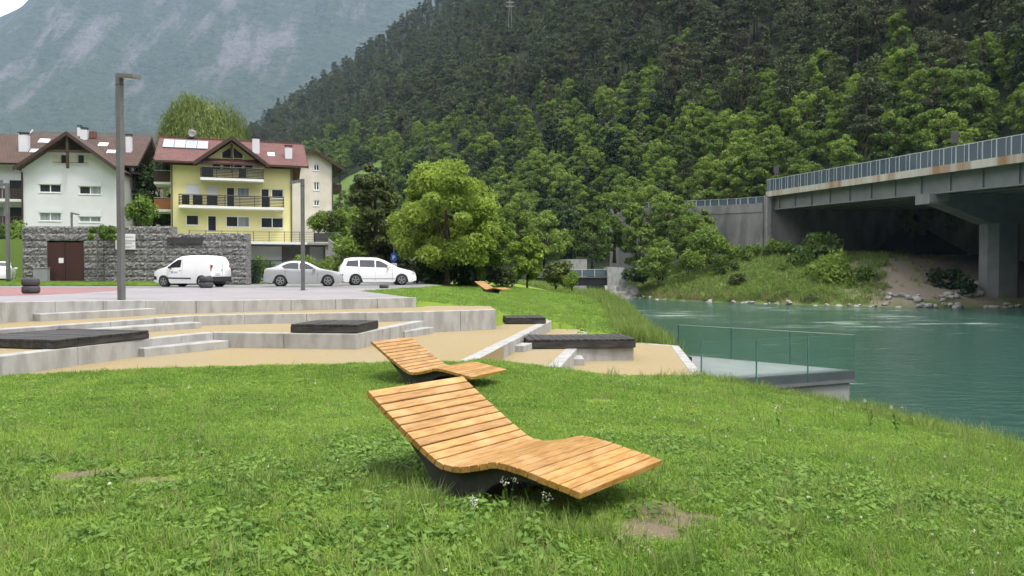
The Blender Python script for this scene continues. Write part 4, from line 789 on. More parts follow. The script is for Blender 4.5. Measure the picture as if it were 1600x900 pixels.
# ------------------------------------------------------------------ houses
class House:
    def __init__(s, name, label, px, Y, yaw, z0):
        s.O = Vector(((px - 800) / F * Y, Y, z0)); s.yaw = yaw; s.d = Vector((math.cos(yaw), math.sin(yaw), 0)); s.n = Vector((-math.sin(yaw), math.cos(yaw), 0)); s.t = thing(name, label, 'house', s.O, yaw); s.holes = []
    def uz(s, px, py, v=0.):
        r = ray(px, py); t = (s.O + s.n * v).dot(s.n) / r.dot(s.n); P = r * t - s.O; return P.dot(s.d), P.z
    def rect(s, px0, py0, px1, py1, v=0.): a, zt = s.uz(px0, py0, v); b, zb = s.uz(px1, py1, v); return a, b, zb, zt
    def window(s, r, n=2, mat='win_glass', fr='plastic_white', blind=0., sill=True, door=False, fw=.07):
        a, b, z0, z1 = r; s.holes.append(r); w_ = thing_child('door' if door else 'window', s.t)
        m = MB().b2(a, a + fw, .08, .15, z0, z1).b2(b - fw, b, .08, .15, z0, z1).b2(a + fw, b - fw, .08, .15, z0, z0 + fw).b2(a + fw, b - fw, .08, .15, z1 - fw, z1)
        for k in range(1, n): x = a + (b - a) * k / n; m.b2(x - fw * .6, x + fw * .6, .081, .149, z0 + fw, z1 - fw)
        w_ = m.build('door' if door else 'window', fr, s.t); ms = mat if isinstance(mat, (list, tuple)) else [mat] * n
        for k in range(n): x = a + (b - a) * k / n; MB().b2(x + .03, x + (b - a) / n - .03, .11, .12, z0 + .03, z1 - .03).build('pane', ms[k], w_)
        if blind: MB().b2(a - .03, b + .03, .02, .075, z1 - blind, z1 + .02).build('roller_blind', 'plastic_white', w_)
        if sill: MB().b2(a - .06, b + .06, -.06, .08, z0 - .05, z0 - .002).build('sill', fr, w_)
    def facade(s, u0, u1, z0, z1, mat, clip=None, th=.24, name='front_wall'):
        xs = sorted({u0, u1, *[h[i] for h in s.holes for i in (0, 1) if u0 < h[i] < u1]}); zs = sorted({z0, z1, *[h[i] for h in s.holes for i in (2, 3) if z0 < h[i] < z1]}); bm = bmesh.new()
        cell = {}
        for i in range(len(xs) - 1):
            for k in range(len(zs) - 1):
                cx, cz = (xs[i] + xs[i + 1]) / 2, (zs[k] + zs[k + 1]) / 2
                if any(h[0] < cx < h[1] and h[2] < cz < h[3] for h in s.holes): continue
                bm.faces.new([bm.verts.new((x, 0, z)) for x, z in ((xs[i], zs[k]), (xs[i + 1], zs[k]), (xs[i + 1], zs[k + 1]), (xs[i], zs[k + 1]))])
        bmesh.ops.remove_doubles(bm, verts=bm.verts[:], dist=1e-4)
        for co, no in (clip or []): bmesh.ops.bisect_plane(bm, geom=bm.verts[:] + bm.edges[:] + bm.faces[:], plane_co=co, plane_no=no, clear_outer=True)
        r = bmesh.ops.extrude_face_region(bm, geom=bm.faces[:])
        bmesh.ops.translate(bm, vec=(0, th, 0), verts=[v for v in r['geom'] if isinstance(v, bmesh.types.BMVert)]); bmesh.ops.recalc_face_normals(bm, faces=bm.faces[:])
        me = bpy.data.meshes.new(name); bm.to_mesh(me); bm.free(); return mk(name, me, mat, s.t)
    def part(s, name, mat, *boxes, parent=None):
        m = MB()
        for b in boxes: m.b2(*b)
        return m.build(name, mat, parent or s.t)
    def slabpart(s, name, mat, poly, t, parent=None): return MB().slab(poly, t).build(name, mat, parent or s.t)
    def balcony(s, u0, u1, dep, z, h=1.0, slabm='white_paint', rail='black_steel', n=7, dark=True, panels=(), v0=0.):
        b = s.part('balcony', slabm, (u0, u1, v0 - dep, v0 + .02, z - .22, z))
        for x in np.linspace(u0 + .04, u1 - .04, max(2, int((u1 - u0) / 1.3) + 1)): s.part('post', rail, (x - .025, x + .025, v0 - dep + .02, v0 - dep + .07, z, z + h), parent=b)
        for k in range(n): zz = z + .1 + (h - .16) * k / max(1, n - 1); s.part('rail', rail, (u0, u1, v0 - dep + .03, v0 - dep + .06, zz - .034, zz + .034), parent=b)
        s.part('handrail', 'steel_grey', (u0, u1, v0 - dep + .01, v0 - dep + .08, z + h, z + h + .05), parent=b)
        for a, c in panels: s.part('screen', rail, (u0 + (u1 - u0) * a, u0 + (u1 - u0) * c, v0 - dep + .075, v0 - dep + .085, z + .06, z + h - .06), parent=b)
        for x in (u0, u1 - .05):
            for k in range(3): zz = z + .25 + .3 * k; s.part('rail', rail, (x, x + .04, v0 - dep + .06, v0, zz - .02, zz + .02), parent=b)
        return b
    def chimney(s, u, v, z0, z1, a=.35, mat='render_white', cap='arc', pot=True):
        c = s.part('chimney', mat, (u - a, u + a, v - a * .8, v + a * .8, z0, z1)); s.part('chimney_cap', 'steel_dark', (u - a * 1.15, u + a * 1.15, v - a, v + a, z1 + .22, z1 + .28), (u - a, u - a + .06, v - .05, v + .05, z1, z1 + .22), (u + a - .06, u + a, v - .05, v + .05, z1, z1 + .22), parent=c)
def thing_child(n, p): return None
# --- yellow house
Y_ = House('yellow_house', 'pale yellow house with red tiled roof and three dark railed balconies', 268, 76.0, R(19), 2.9); h = Y_
Wd = h.uz(457, 350)[0]; ze = h.uz(268, 258)[1]; dep = 10.5
for r, n, mt in (((314, 246, 352, 264.5), 2, 'win_glass'),): pass
rows = [((290.5, 335.5, 310.5, 352), 1, 'win_glass', 0), ((353, 337.5, 390, 355), 2, ['win_glass', 'win_curtain'], 0), ((407.5, 339.5, 443, 356.5), 2, 'win_glass', 0), ((370, 292.5, 390, 309), 1, 'win_curtain', 0), ((424, 295.5, 443, 310.5), 1, 'win_glass', 0)]
for r, n, mt, bl in rows: h.window(h.rect(*r), n, mt)
for r, mt in (((324, 336.5, 338.5, 362), 'win_glass'), ((353.5, 292, 367, 325), 'win_glass'), ((407.5, 294.5, 421, 326), 'win_glass')): h.window(h.rect(*r), 1, mt, door=True, sill=False)
for r in ((290, 288, 312, 306), (324, 289.5, 339.5, 325)):
    q = h.rect(*r); h.holes.append(q); h.part('roller_shutter', 'blind', (q[0], q[1], .06, .10, q[2], q[3]))
gA, zA = h.uz(362, 215.5, -.9); gL, zL = h.uz(307, 252, -.9); gR, zR = h.uz(418, 258.5, -.9)
sl_ = (zA - (zL + zR) / 2) / ((gR - gL) / 2); gc = gA
for (a, b, c, d), n in (((331.5, 250, 345, 265), 1), ((347.5, 248, 361, 265), 1), ((365, 248, 379, 265), 1), ((381.5, 251, 395.5, 265), 1)): h.window(h.rect(a, b, c, d), n, sill=False)
zap = zA - .25
h.facade(0, Wd, 0, zap, 'render_yellow', clip=None if False else [((gc, 0, zap), Vector((-sl_, 0, 1)).normalized() if False else (-sl_, 0, 1)), ((gc, 0, zap), (sl_, 0, 1))]) if False else None
# main wall up to the eaves plus the dormer front above it
ztop = ze + .05; hs = list(h.holes); h.facade(0, Wd, 0, ztop, 'render_yellow')
h.holes = [q for q in hs if q[3] > ztop]; gx0, gx1 = gc - (zap - ztop) / sl_ + .02, gc + (zap - ztop) / sl_ - .02
h.facade(gx0, gx1, ztop, zap, 'render_yellow', clip=[((gc, 0, zap), (-sl_, 0, 1)), ((gc, 0, zap), (sl_, 0, 1))], name='dormer_wall')
# glazed triangles above the dormer doors
for a, b, sgn in ((347.5, 361, 1), (365, 379, -1)):
    ua, zb_ = h.uz(a, 246.5); ub, _ = h.uz(b, 246.5)
    f = lambda u: zap - abs(u - gc) * sl_ - .42
    h.slabpart('gable_window', 'win_glass', [(ua, -.02, zb_), (ub, -.02, zb_), (ub, -.02, f(ub)), (ua, -.02, f(ua))], .03)
h.part('mullion', 'plastic_white', *[(h.uz(x, 250)[0] - .05, h.uz(x, 250)[0] + .05, -.06, -.01, h.uz(x, 265)[1], f(h.uz(x, 250)[0])) for x in (346.2, 380)])
h.part('gable_post', 'wood_brown', (gc - .09, gc + .09, -.9, -.75, h.uz(362, 272)[1], zap - .3))
[h.part('side_wall', 'render_yellow', (a, a + .24, .241, dep, 0, ztop)) for a in (0, Wd - .24)]; h.part('rear_wall', 'render_yellow', (.241, Wd - .241, dep - .24, dep, 0, ztop))
[h.part('floor_slab', 'render_yellow', (.25, Wd - .25, .9, dep - .25, z - .1, z)) for z in (.05, 2.9, 5.6)]; h.part('inner_wall', 'render_yellow', (.25, Wd - .25, 2.2, 2.3, 0, ztop))
u0, u1 = h.uz(240, 248, -1.0)[0], h.uz(482, 262, -1.0)[0]; zr = h.uz(248, 214, dep / 2)[1]; ev = -1.0; zev = h.uz(360, 258.5, ev)[1] + .25; ridv = dep / 2
def roofpair(h, u0, u1, v0, v1, zev, zr, mat, t=.22, trim='wood_brown', name='roof'):
    vm = (v0 + v1) / 2; o = []
    for va, vb in ((v0, vm), (v1, vm)):
        P = [(u0, va, zev), (u1, va, zev), (u1, vb, zr), (u0, vb, zr)]
        if va > vb: P = P[::-1]
        f = h.slabpart(name, mat, P, t); o.append(f)
        # edge boards
        for u in (u0, u1): h.slabpart('barge_board', trim, [(u - .03, va, zev + .03), (u + .03, va, zev + .03), (u + .03, vb, zr + .03), (u - .03, vb, zr + .03)], .3, f)
    return o
rf = roofpair(h, u0, u1, ev, dep + 1.0, zev, zr, 'roof_red')
h.part('gutter', 'wood_brown', (u0, u1, ev - .1, ev + .02, zev - .2, zev - .02)); h.part('ridge_tiles', 'roof_red', (u0, u1, ridv - .12, ridv + .12, zr, zr + .09))
# dormer roof
def gable_roof(h, uc, sl, v0, v1, zap, half, mat, t=.2, trim='wood_brown', name='dormer_roof'):
    for s in (-1, 1):
        P = [(uc, v0, zap), (uc + s * half, v0, zap - half * sl), (uc + s * half, v1, zap - half * sl), (uc, v1, zap)]
        if s < 0: P = P[::-1]
        f = h.slabpart(name, mat, P, t)
        Q = [(uc, v0 - .05, zap + .04), (uc + s * (half + .03), v0 - .05, zap + .04 - (half + .03) * sl), (uc + s * (half + .03), v0 - .05, zap - .36 - (half + .03) * sl), (uc, v0 - .05, zap - .36)]
        h.slabpart('barge_board', trim, Q if s > 0 else Q[::-1], -.06, f)
gable_roof(h, gc, sl_, -1.3, ridv - .5, zA + .12, (gR - gL) / 2 + .15, 'roof_red')
# balconies
for (a, b, py, dp) in ((313, 412, 280.5, 1.5),): q0, z = h.uz(a, py, -dp); q1, _ = h.uz(b, py, -dp); h.balcony(q0, q1, dp, z + .22, 1.02, panels=((.02, .2), (.6, .72)))
q0, z = h.uz(279, 324.5, -1.5); q1, _ = h.uz(444, 324.5, -1.5); h.balcony(q0, q1, 1.5, z + .25, 1.02, panels=((.03, .1), (.13, .22), (.26, .36), (.78, .86)))
# side balconies of the left flank
for py, mt in ((283, 'wood_brown'), (326, 'wood_orange')):
    z = h.uz(268, py)[1]; b = h.part('balcony', 'white_paint', (-1.55, -.0, 1.0, 4.5, z - .22, z)); h.part('balcony_front', mt, (-1.55, -1.5, 1.0, 4.5, z + .05, z + 1.0), (-1.5, -.02, 1.0, 1.06, z + .05, z + 1.0), parent=b); h.part('handrail', 'steel_pale', (-1.56, -.02, .98, 1.04, z + 1.08, z + 1.12), parent=b)
# downpipes, lamps
h.part('downpipe', 'steel_dark', (.06, .16, -.12, -.02, 0, ztop)); h.part('downpipe', 'steel_dark', (Wd - .16, Wd - .06, -.12, -.02, 0, ztop))
# solar panels, skylight, dish, chimneys on the roof
slp = (zr - zev) / (ridv - ev)
def onroof(px, py):
    # point where the pixel's ray meets the front roof plane, in the house's own coordinates
    r = ray(px, py); rl = Vector((r.dot(h.d), r.dot(h.n), r.z)); o = Vector((-h.O.dot(h.d), -h.O.dot(h.n), -h.O.z)); k = Vector((0, -slp, 1)); c = zev - slp * ev
    t = (c - o.dot(k)) / rl.dot(k); return o + rl * t
a, b = onroof(256, 219.5), onroof(325, 234.5)
for i in range(4):
    x0_, x1_ = a.x + (b.x - a.x) * i / 4 + .03, a.x + (b.x - a.x) * (i + 1) / 4 - .03; h.slabpart('solar_panel', 'solar', [(x0_, b.y, b.z + .14), (x1_, b.y, b.z + .14), (x1_, a.y, a.z + .14), (x0_, a.y, a.z + .14)], .08)
a, b = onroof(418, 239), onroof(429.5, 245); h.slabpart('skylight', 'skylight', [(a.x, b.y, b.z + .08), (b.x, b.y, b.z + .08), (b.x, a.y, a.z + .08), (a.x, a.y, a.z + .08)], .08)
for px, py0, py1, a_ in ((400, 217, 240, .34), (451, 231, 248, .34)): p = onroof(px, py1); h.chimney(p.x, p.y + .3, p.z - .3, p.z + (py1 - py0) / F * 80, a_)
p = onroof(300, 217); dsh = h.part('dish_mast', 'steel_grey', (p.x - .03, p.x + .03, ridv - .03, ridv + .03, zr, zr + 2.6))
M = Matrix.Translation((p.x, ridv - .15, zr + .45)) @ Matrix.Rotation(R(78), 4, 'X'); MB().lathe([(.02, .0), (.25, .03), (.42, .10), (.44, .11), (.25, .05), (.02, .02)], 20, M).build('satellite_dish', 'steel_grey', dsh, True)
# garage storey, terrace and its railing
tz = -.05; ga = thing('garage_block', 'low garage block with white doors and railed terrace below the yellow house', 'garage', h.O + h.d * 0, h.yaw)
g0, _ = h.uz(384, 390, -3.2); g1, _ = h.uz(533, 390, -3.2); zb_ = -.80 - h.O.z
def gp(name, mat, *bs, parent=None):
    m = MB()
    for b in bs: m.b2(*b)
    return m.build(name, mat, parent or ga)
gp('terrace_slab', 'white_paint', (g0 - 5, h.uz(480, 378, -3.2)[0], -3.45, -.02, tz - .22, tz)); gp('terrace_slab', 'concrete_old', (h.uz(480, 378, -3.2)[0] + .01, g1, -3.45, -.02, tz - .22, tz - .02))
gp('wall', 'concrete_old', (g0, g1, -1.0, -.7, zb_, tz - .23)); 
for a, b in ((388, 440), (484, 519)): q0, q1 = h.uz(a, 390, -1.05)[0], h.uz(b, 390, -1.05)[0]; gp('garage_door', 'plastic_white', (q0, q1, -1.06, -1.01, zb_ + .02, tz - .35))
gp('pillar', 'black_steel', *[(q - .06, q + .06, -3.2, -3.08, zb_, tz - .23) for q in (h.uz(457, 390, -3.1)[0],)]); gp('wing_wall', 'concrete_old', (g1 - 1.5, g1 + .2, -3.2, -1.1, zb_, tz - .24))
for x in np.arange(g0 - 4.9, g1, 1.4): gp('post', 'black_steel', (x - .025, x + .025, -3.4, -3.35, tz, tz + .95))
for k in range(6): gp('rail', 'black_steel', (g0 - 5, g1, -3.39, -3.36, tz + .1 + k * .155, tz + .13 + k * .155))
gp('handrail', 'steel_grey', (g0 - 5, g1, -3.41, -3.34, tz + .96, tz + 1.0)); gp('screen', 'steel_grey', (h.uz(490, 370, -3.3)[0], g1, -3.34, -3.33, tz + .05, tz + .9))
# --- white house with gable front
h = House('white_house', 'white gabled house with dark brown roof timbers and roller blinds', 36, 77.0, R(11), 2.9)
Wd = h.uz(187, 320)[0]; gc, zap = h.uz(110, 213); zl = h.uz(187, 268)[1]; sl_ = (zap - zl) / (Wd - gc); dep = 9.
for r, mt in (((61, 287.5, 95.5, 301), 'win_glass'), ((123.5, 290.5, 158, 304), ['win_glass', 'win_curtain']), ((61, 332, 95.5, 345.5), 'win_curtain'), ((123.5, 338, 157.5, 347.5), 'win_curtain')): h.window(h.rect(*r), 2, mt, blind=.0); q = h.rect(*r); h.part('roller_blind', 'blind', (q[0] - .06, q[1] + .06, -.05, -.004, q[3], q[3] + (.42 if r[1] < 335 else .62)))
q = h.rect(84, 239, 138, 257); 
for a, b in ((94, 107), (120.5, 132)): h.window(h.rect(a, 241, b, 256), 1, 'win_glass', fr='render_cream', sill=False)
h.facade(0, Wd, 0, zap, 'render_white', clip=[((gc, 0, zap), (-sl_, 0, 1)), ((gc, 0, zap), (sl_, 0, 1))])
q = h.rect(83, 238.5, 139, 257.5); [h.part('loft_panel', 'render_cream', (a, b, -.03, -.004, q[2], q[3])) for a, b in ((q[0], h.uz(93.5, 250)[0]), (h.uz(107.5, 250)[0], h.uz(120, 250)[0]), (h.uz(132.5, 250)[0], q[1]))]; zt_ = q[3] + .06
f = lambda u: zap - abs(u - gc) * sl_
half = (zap - zt_) / sl_
MB().slab([(gc - half, -.05, zt_), (gc + half, -.05, zt_), (gc, -.05, zap)], .04).build('gable_boards', 'wood_brown', h.t)
h.part('gable_beam', 'wood_brown', (gc - half, gc + half, -.9, -.72, zt_ - .1, zt_ + .12)); h.part('gable_post', 'wood_brown', (gc - .11, gc + .11, -.95, -.74, h.uz(110, 263, -.9)[1], zap - .2)); h.part('loft_rail', 'black_steel', (q[0], q[1], -.3, -.26, q[2] + .12, q[2] + .17))
h.part('side_wall', 'render_white', (0, .24, .241, dep, 0, f(0) - .05), (Wd - .24, Wd, .241, dep, 0, f(Wd) - .05)); h.part('inner_wall', 'render_cream', (.3, Wd - .3, 2.0, 2.1, 0, f(0) - .3))
gL = h.uz(22, 262, -.9)[0]; gable_roof(h, gc, sl_, -1.1, dep, zap + .28, gc - gL, 'roof_brown', .26, name='roof')
h.part('downpipe', 'wood_brown', (-.02, .12, -.14, -.02, 0, f(0) - .3)); h.part('downpipe', 'black_steel', (Wd - .08, Wd + .06, -.12, -.02, 0, f(Wd) - .3))
# main wing behind: long brown roof, balconies at the left
v1 = 4.0; zm = h.uz(60, 211, v1 + 4.5)[1]; zme = h.uz(15, 253, v1 - 1)[1]; m0, m1 = -12., h.uz(205, 260, v1)[0]
h.part('wing_wall', 'render_white', (m0, -.3, v1, v1 + .3, 0, zme)); h.part('wing_wall', 'render_white', (Wd + .05, m1, v1, v1 + .3, 0, zme)); h.part('wing_gable', 'render_white', (m1 - .3, m1, v1 + .31, v1 + 9, 0, zme))
roofpair(h, m0 - 1, m1 + .9, v1 - 1.2, v1 + 10.2, zme - .1, zm, 'roof_brown')
for py in (352, 402): pass
for zf in (h.uz(15, 311, v1 - 1.4)[1], h.uz(15, 354, v1 - 1.4)[1]):
    b = h.part('balcony', 'white_paint', (m0, -.2, v1 - 1.5, v1 - .01, zf - .25, zf)); 
    for x in np.arange(m0 + .1, -.3, .28): h.part('baluster', 'wood_brown', (x, x + .17, v1 - 1.48, v1 - 1.44, zf + .06, zf + .95), parent=b)
    h.part('handrail', 'wood_brown', (m0, -.2, v1 - 1.5, v1 - 1.42, zf + .95, zf + 1.03), parent=b)
    h.part('balcony_window', 'win_glass', (-2.6, -1.4, v1 - .03, v1 - .005, zf + .1, zf + 2.0)); h.part('balcony_window', 'win_curtain', (-4.6, -3.2, v1 - .03, v1 - .005, zf + .1, zf + 2.0))
slp = (zm - zme + .1) / 5.7; ev = v1 - 1.2; zev = zme - .1
for (x0_, y0, x1_, y1) in ((63, 218, 75, 224), (49, 234, 58, 239), (155.5, 224, 167, 229.5), (168.5, 235.5, 179.5, 240.5)): a, b = onroof(x0_, y0), onroof(x1_, y1); h.slabpart('skylight', 'skylight', [(a.x, b.y, b.z + .1), (b.x, b.y, b.z + .1), (b.x, a.y, a.z + .1), (a.x, a.y, a.z + .1)], .1)
for px, y0, y1, a_ in ((37, 212, 236, .42), (131, 203, 218, .34), (123.5, 199, 207, .2), (201, 214, 238, .28)): p = onroof(px, y1); h.chimney(p.x, p.y + .2, p.z - .4, p.z + (y1 - y0) / F * 84, a_)
h.part('red_vent', 'roof_red', *[(onroof(152, 206).x - .3, onroof(152, 206).x + .3, 8.0, 8.5, zm - .2, zm + .5)]); h.part('eave_bracket', 'wood_brown', (m1 - .05, m1 + .8, v1 - .6, v1 + 9, zme - .9, zme - .65), (m1 + .1, m1 + .3, v1, v1 + .2, zme - 2.5, zme - .9))
# --- grey roof behind, and the pale house at the right
h = House('grey_roofed_house', 'house behind the white gabled one showing only its dark grey roof', 42, 98., R(6), 2.9)
h.part('wall', 'render_cream', (0, 15.5, 2, 12, 0, 10)); zz = h.uz(140, 206, 6)[1]; roofpair(h, h.uz(42, 205, 5)[0], h.uz(238, 240, 1)[0], .5, 12, zz - 4.6, zz, 'roof_grey', trim='white_paint')
h = House('pale_house', 'pale plastered house with small barred windows right of the yellow house', 458, 97., R(19), 2.0)
Wd = h.uz(520, 300)[0]; q = Wd
for r in ((490, 256, 499, 267), (490, 284.5, 499, 297.5), (490, 313, 499, 322)): h.window(h.rect(*r), 2, 'win_glass', fw=.1)
gc, zap = h.uz(489, 236); sl_ = .62; h.facade(0, Wd, 0, zap, 'render_cream', clip=[((gc, 0, zap), (-sl_, 0, 1)), ((gc, 0, zap), (sl_, 0, 1))]); f = lambda u: zap - abs(u - gc) * sl_
h.part('side_wall', 'render_cream', (Wd - .24, Wd, .241, 9, 0, f(Wd) - .1), (0, .24, .241, 9, 0, f(0) - .1)); gable_roof(h, gc, sl_, -.7, 9, zap + .25, Wd - gc + 1.3, 'roof_grey', .22, name='roof')
h.part('timber_gallery', 'wood_brown', (Wd + .02, Wd + 1.2, 1.0, 6, f(Wd) - 3.2, f(Wd) - 2.4), (Wd + .9, Wd + 1.05, 1., 1.15, f(Wd) - 6, f(Wd) - .8)); h.part('downpipe', 'steel_dark', (Wd - .1, Wd, -.1, -.02, 0, f(Wd)))
# ------------------------------------------------------------------ fences and signs round the car park
fn = thing('mesh_fence', 'dark green mesh fence with glossy panels behind the silver car', 'fence', atY(384, 446, 55.)); fw_ = (442 - 384) / F * 55; fh = 1.72
for i in range(4): x = i * fw_ / 3; MB().b2(x - .03, x + .03, -.03, .03, -.2, fh).build('post', 'fence_green', fn)
MB().b2(0, fw_, -.02, .02, fh - .04, fh + .02).build('top_rail', 'fence_green', fn)
for k in range(9): MB().b2(0, fw_, -.006, .006, .1 + k * .19, .115 + k * .19).build('wire', 'fence_green', fn)
for k in range(36): MB().b2(k * fw_ / 36, k * fw_ / 36 + .012, -.012, -.002, .05, fh - .04).build('wire', 'fence_green', fn)
pf = thing('picket_fence', 'white picket fence at the far left before the hedge', 'fence', atY(-60, 412, 61.)); me = MB().b2(0, .09, -.012, .012, 0, .78).mesh('picket'); me.materials.append(MATS['picket'])
for i in range(40): mk('picket', me, None, pf, (i * .118, 0, .02 * math.sin(i * .5)))
for z in (.2, .6): MB().b2(0, 4.75, .013, .04, z, z + .06).build('rail', 'picket', pf)
o = MB().b2(-45, -37.0, 61.2, 61.6, -1.4, .02).build('stone_wall', 'concrete_old'); tag(o, 'low grey wall under the white picket fence at left', 'wall')
ps = thing('parking_sign', 'blue and white parking sign on a grey pole beside the white family car', 'sign', atY(615.5, 446, 54.)); MB().tube([(0, 0, -.3), (0, 0, 2.75)], .03).build('pole', 'steel_grey', ps); bevel(MB().b2(-.2, .2, -.05, -.03, 1.62, 2.15).build('plate', 'sign_blue', ps), .01)
fc = bpy.data.curves.new('letter', 'FONT'); fc.body = 'P'; fc.size = .38; fc.align_x = 'CENTER'; fo = bpy.data.objects.new('tmp', fc); COL.objects.link(fo); bpy.context.view_layer.update(); lm = bpy.data.meshes.new_from_object(fo.evaluated_get(bpy.context.evaluated_depsgraph_get())); bpy.data.objects.remove(fo)
lt = mk('letter', lm, 'white_paint', ps, (0, -.056, 1.75)); lt.rotation_euler = (R(90), 0, 0); MB().b2(-.2, .2, -.05, -.03, 1.2, 1.5).build('lower_plate', 'white_paint', ps)
tf = thing('timber_fence', 'dark timber rail fence under the trees beside the parking sign', 'fence', atY(632, 446, 58.))
for i in range(5): MB().b2(i * .9 - .06, i * .9 + .06, -.06, .06, -.2, 1.5).build('post', 'wood_brown', tf)
for z in (.5, .95, 1.35): MB().b2(-.1, 3.8, -.10, -.062, z - .1, z + .1).build('board', 'wood_brown', tf)
o = MB().b2(-15.5, -7, 69, 69.4, -1.3, 1.1).build('stone_wall', 'concrete_old'); tag(o, 'rough grey stone wall behind the cars below the shrubs', 'wall')
o = MB().add([(-15.6, 68, 2.8), (-10.5, 68, -.9), (-10.5, 68, -1.4), (-15.6, 68, -1.4), (-15.6, 68.5, 2.8), (-10.5, 68.5, -.9), (-10.5, 68.5, -1.4), (-15.6, 68.5, -1.4)], [(3, 2, 1, 0), (4, 5, 6, 7), (0, 1, 5, 4), (1, 2, 6, 5), (2, 3, 7, 6), (3, 0, 4, 7)]).build('stone_wall', 'concrete_old'); tag(o, 'sloping concrete wing wall at the right end of the garages', 'wall')
# ------------------------------------------------------------------ highway bridge over the river
BD = Vector((-8.4, 55, 0)).normalized(); BP = Vector((BD.y, -BD.x, 0)); BE = Vector((51.2, 80, 0)); BL = 55.64
BO = Vector((59, 96, -3.9))
hb = thing('highway_bridge', 'grey concrete highway bridge on a hammerhead pier at the right', 'bridge', BO)
def bz_(t): return 11.85 + t * 1.65 / 55.64
def bseg(m, t0, t1, p0, p1, zlo, zhi, O=BO):
    vs = []
    for z in (zlo, zhi):
        for t, p in ((t0, p0), (t0, p1), (t1, p1), (t1, p0)): q = BE + BD * t + BP * p; vs.append((q.x - O.x, q.y - O.y, bz_(t) + z - O.z))
    return m.add(vs, [(3, 2, 1, 0), (4, 5, 6, 7), (0, 1, 5, 4), (1, 2, 6, 5), (2, 3, 7, 6), (3, 0, 4, 7)])
T0 = -90.
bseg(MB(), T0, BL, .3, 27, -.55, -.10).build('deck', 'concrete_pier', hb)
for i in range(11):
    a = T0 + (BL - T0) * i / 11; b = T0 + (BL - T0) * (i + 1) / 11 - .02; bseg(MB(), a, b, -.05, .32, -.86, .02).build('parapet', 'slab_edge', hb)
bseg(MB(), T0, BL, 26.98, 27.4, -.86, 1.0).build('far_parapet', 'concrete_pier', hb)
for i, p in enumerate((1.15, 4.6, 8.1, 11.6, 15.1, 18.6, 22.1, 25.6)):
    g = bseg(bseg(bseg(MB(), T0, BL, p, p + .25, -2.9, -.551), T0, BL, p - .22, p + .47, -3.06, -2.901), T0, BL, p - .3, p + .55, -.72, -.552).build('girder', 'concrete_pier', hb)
    if i == 0:
        for t in np.arange(-44, BL, 5.1): bseg(MB(), t, t + .16, .93, 1.148, -2.9, -.73).build('stiffener', 'concrete_pier', g)
for t in np.arange(T0 + 1, BL - .2, 2.02):
    for q, wd_ in ((0, .11), (.72, .06)):
        if t + q < BL: bseg(MB(), t + q, t + q + wd_, .05, .18, .021, 1.93).build('rail_post', 'steel_pale', hb)
    bseg(MB(), t + .115, min(t + 2.0, BL), .10, .13, .06, 1.88).build('noise_panel', 'noise_panel', hb)
bseg(MB(), T0, BL, .04, .19, 1.931, 1.99).build('top_rail', 'steel_pale', hb)
# pier with hammerhead
tp = (96 - 80) / BD.y; zc = bz_(tp) - 3.07
def bloc(t, p, z): q = BE + BD * t + BP * p; return (q.x - BO.x, q.y - BO.y, z - BO.z)
def prismTP(prof, t0, t1, mat, name, parent=hb):
    """outline in (p, z) run along the bridge from t0 to t1"""
    k = len(prof); m = MB().add([bloc(t0, p, z) for p, z in prof] + [bloc(t1, p, z) for p, z in prof], [tuple(range(k)), tuple(range(2 * k - 1, k - 1, -1))] + [(i, k + i, k + (i + 1) % k, (i + 1) % k) for i in range(k)]); return m.build(name, mat, parent)
sL, sR = 8.6, 12.9
cap = prismTP([(.4, zc - .02), (17.5, zc - .02), (17.5, zc - 1.15), (sR, zc - 3.4), (sL, zc - 3.4), (2.2, zc - 1.15), (.4, zc - 1.15)], tp - 1.3, tp + 1.3, 'concrete_pier', 'pier_cap')
prismTP([(.36, zc + .02), (2.9, zc + .02), (2.9, zc - .85), (.36, zc - 1.0)], tp - 1.36, tp - 1.301, 'concrete', 'cap_block', cap)
oc = [(sL, -.7), (sL + .9, -1.5), (sR - .9, -1.5), (sR, -.7), (sR, .7), (sR - .9, 1.5), (sL + .9, 1.5), (sL, .7)]; k = 8
MB().add([bloc(tp + t, p, -6) for p, t in oc] + [bloc(tp + t, p, zc - 3.39) for p, t in oc], [tuple(range(k)), tuple(range(2 * k - 1, k - 1, -1))] + [(i, k + i, k + (i + 1) % k, (i + 1) % k)[::-1] for i in range(k)]).build('pier', 'concrete_pier', hb)
# abutment
prismTP([(-.1, bz_(BL) - .56), (29, bz_(BL) - .56), (29, -2), (-.1, -2)], BL - .6, BL + .6, 'concrete_old', 'abutment'); prismTP([(-.25, bz_(BL) - 1.0), (.5, bz_(BL) - 1.0), (.5, -2), (-.25, -2)], BL - .9, BL - .601, 'concrete', 'abutment_edge')
bseg(MB(), T0, BL - .62, 26.0, 26.5, -18, -.56).build('rear_wall', 'concrete_old', hb)  # wall added to close the far side and darken the space under the deck
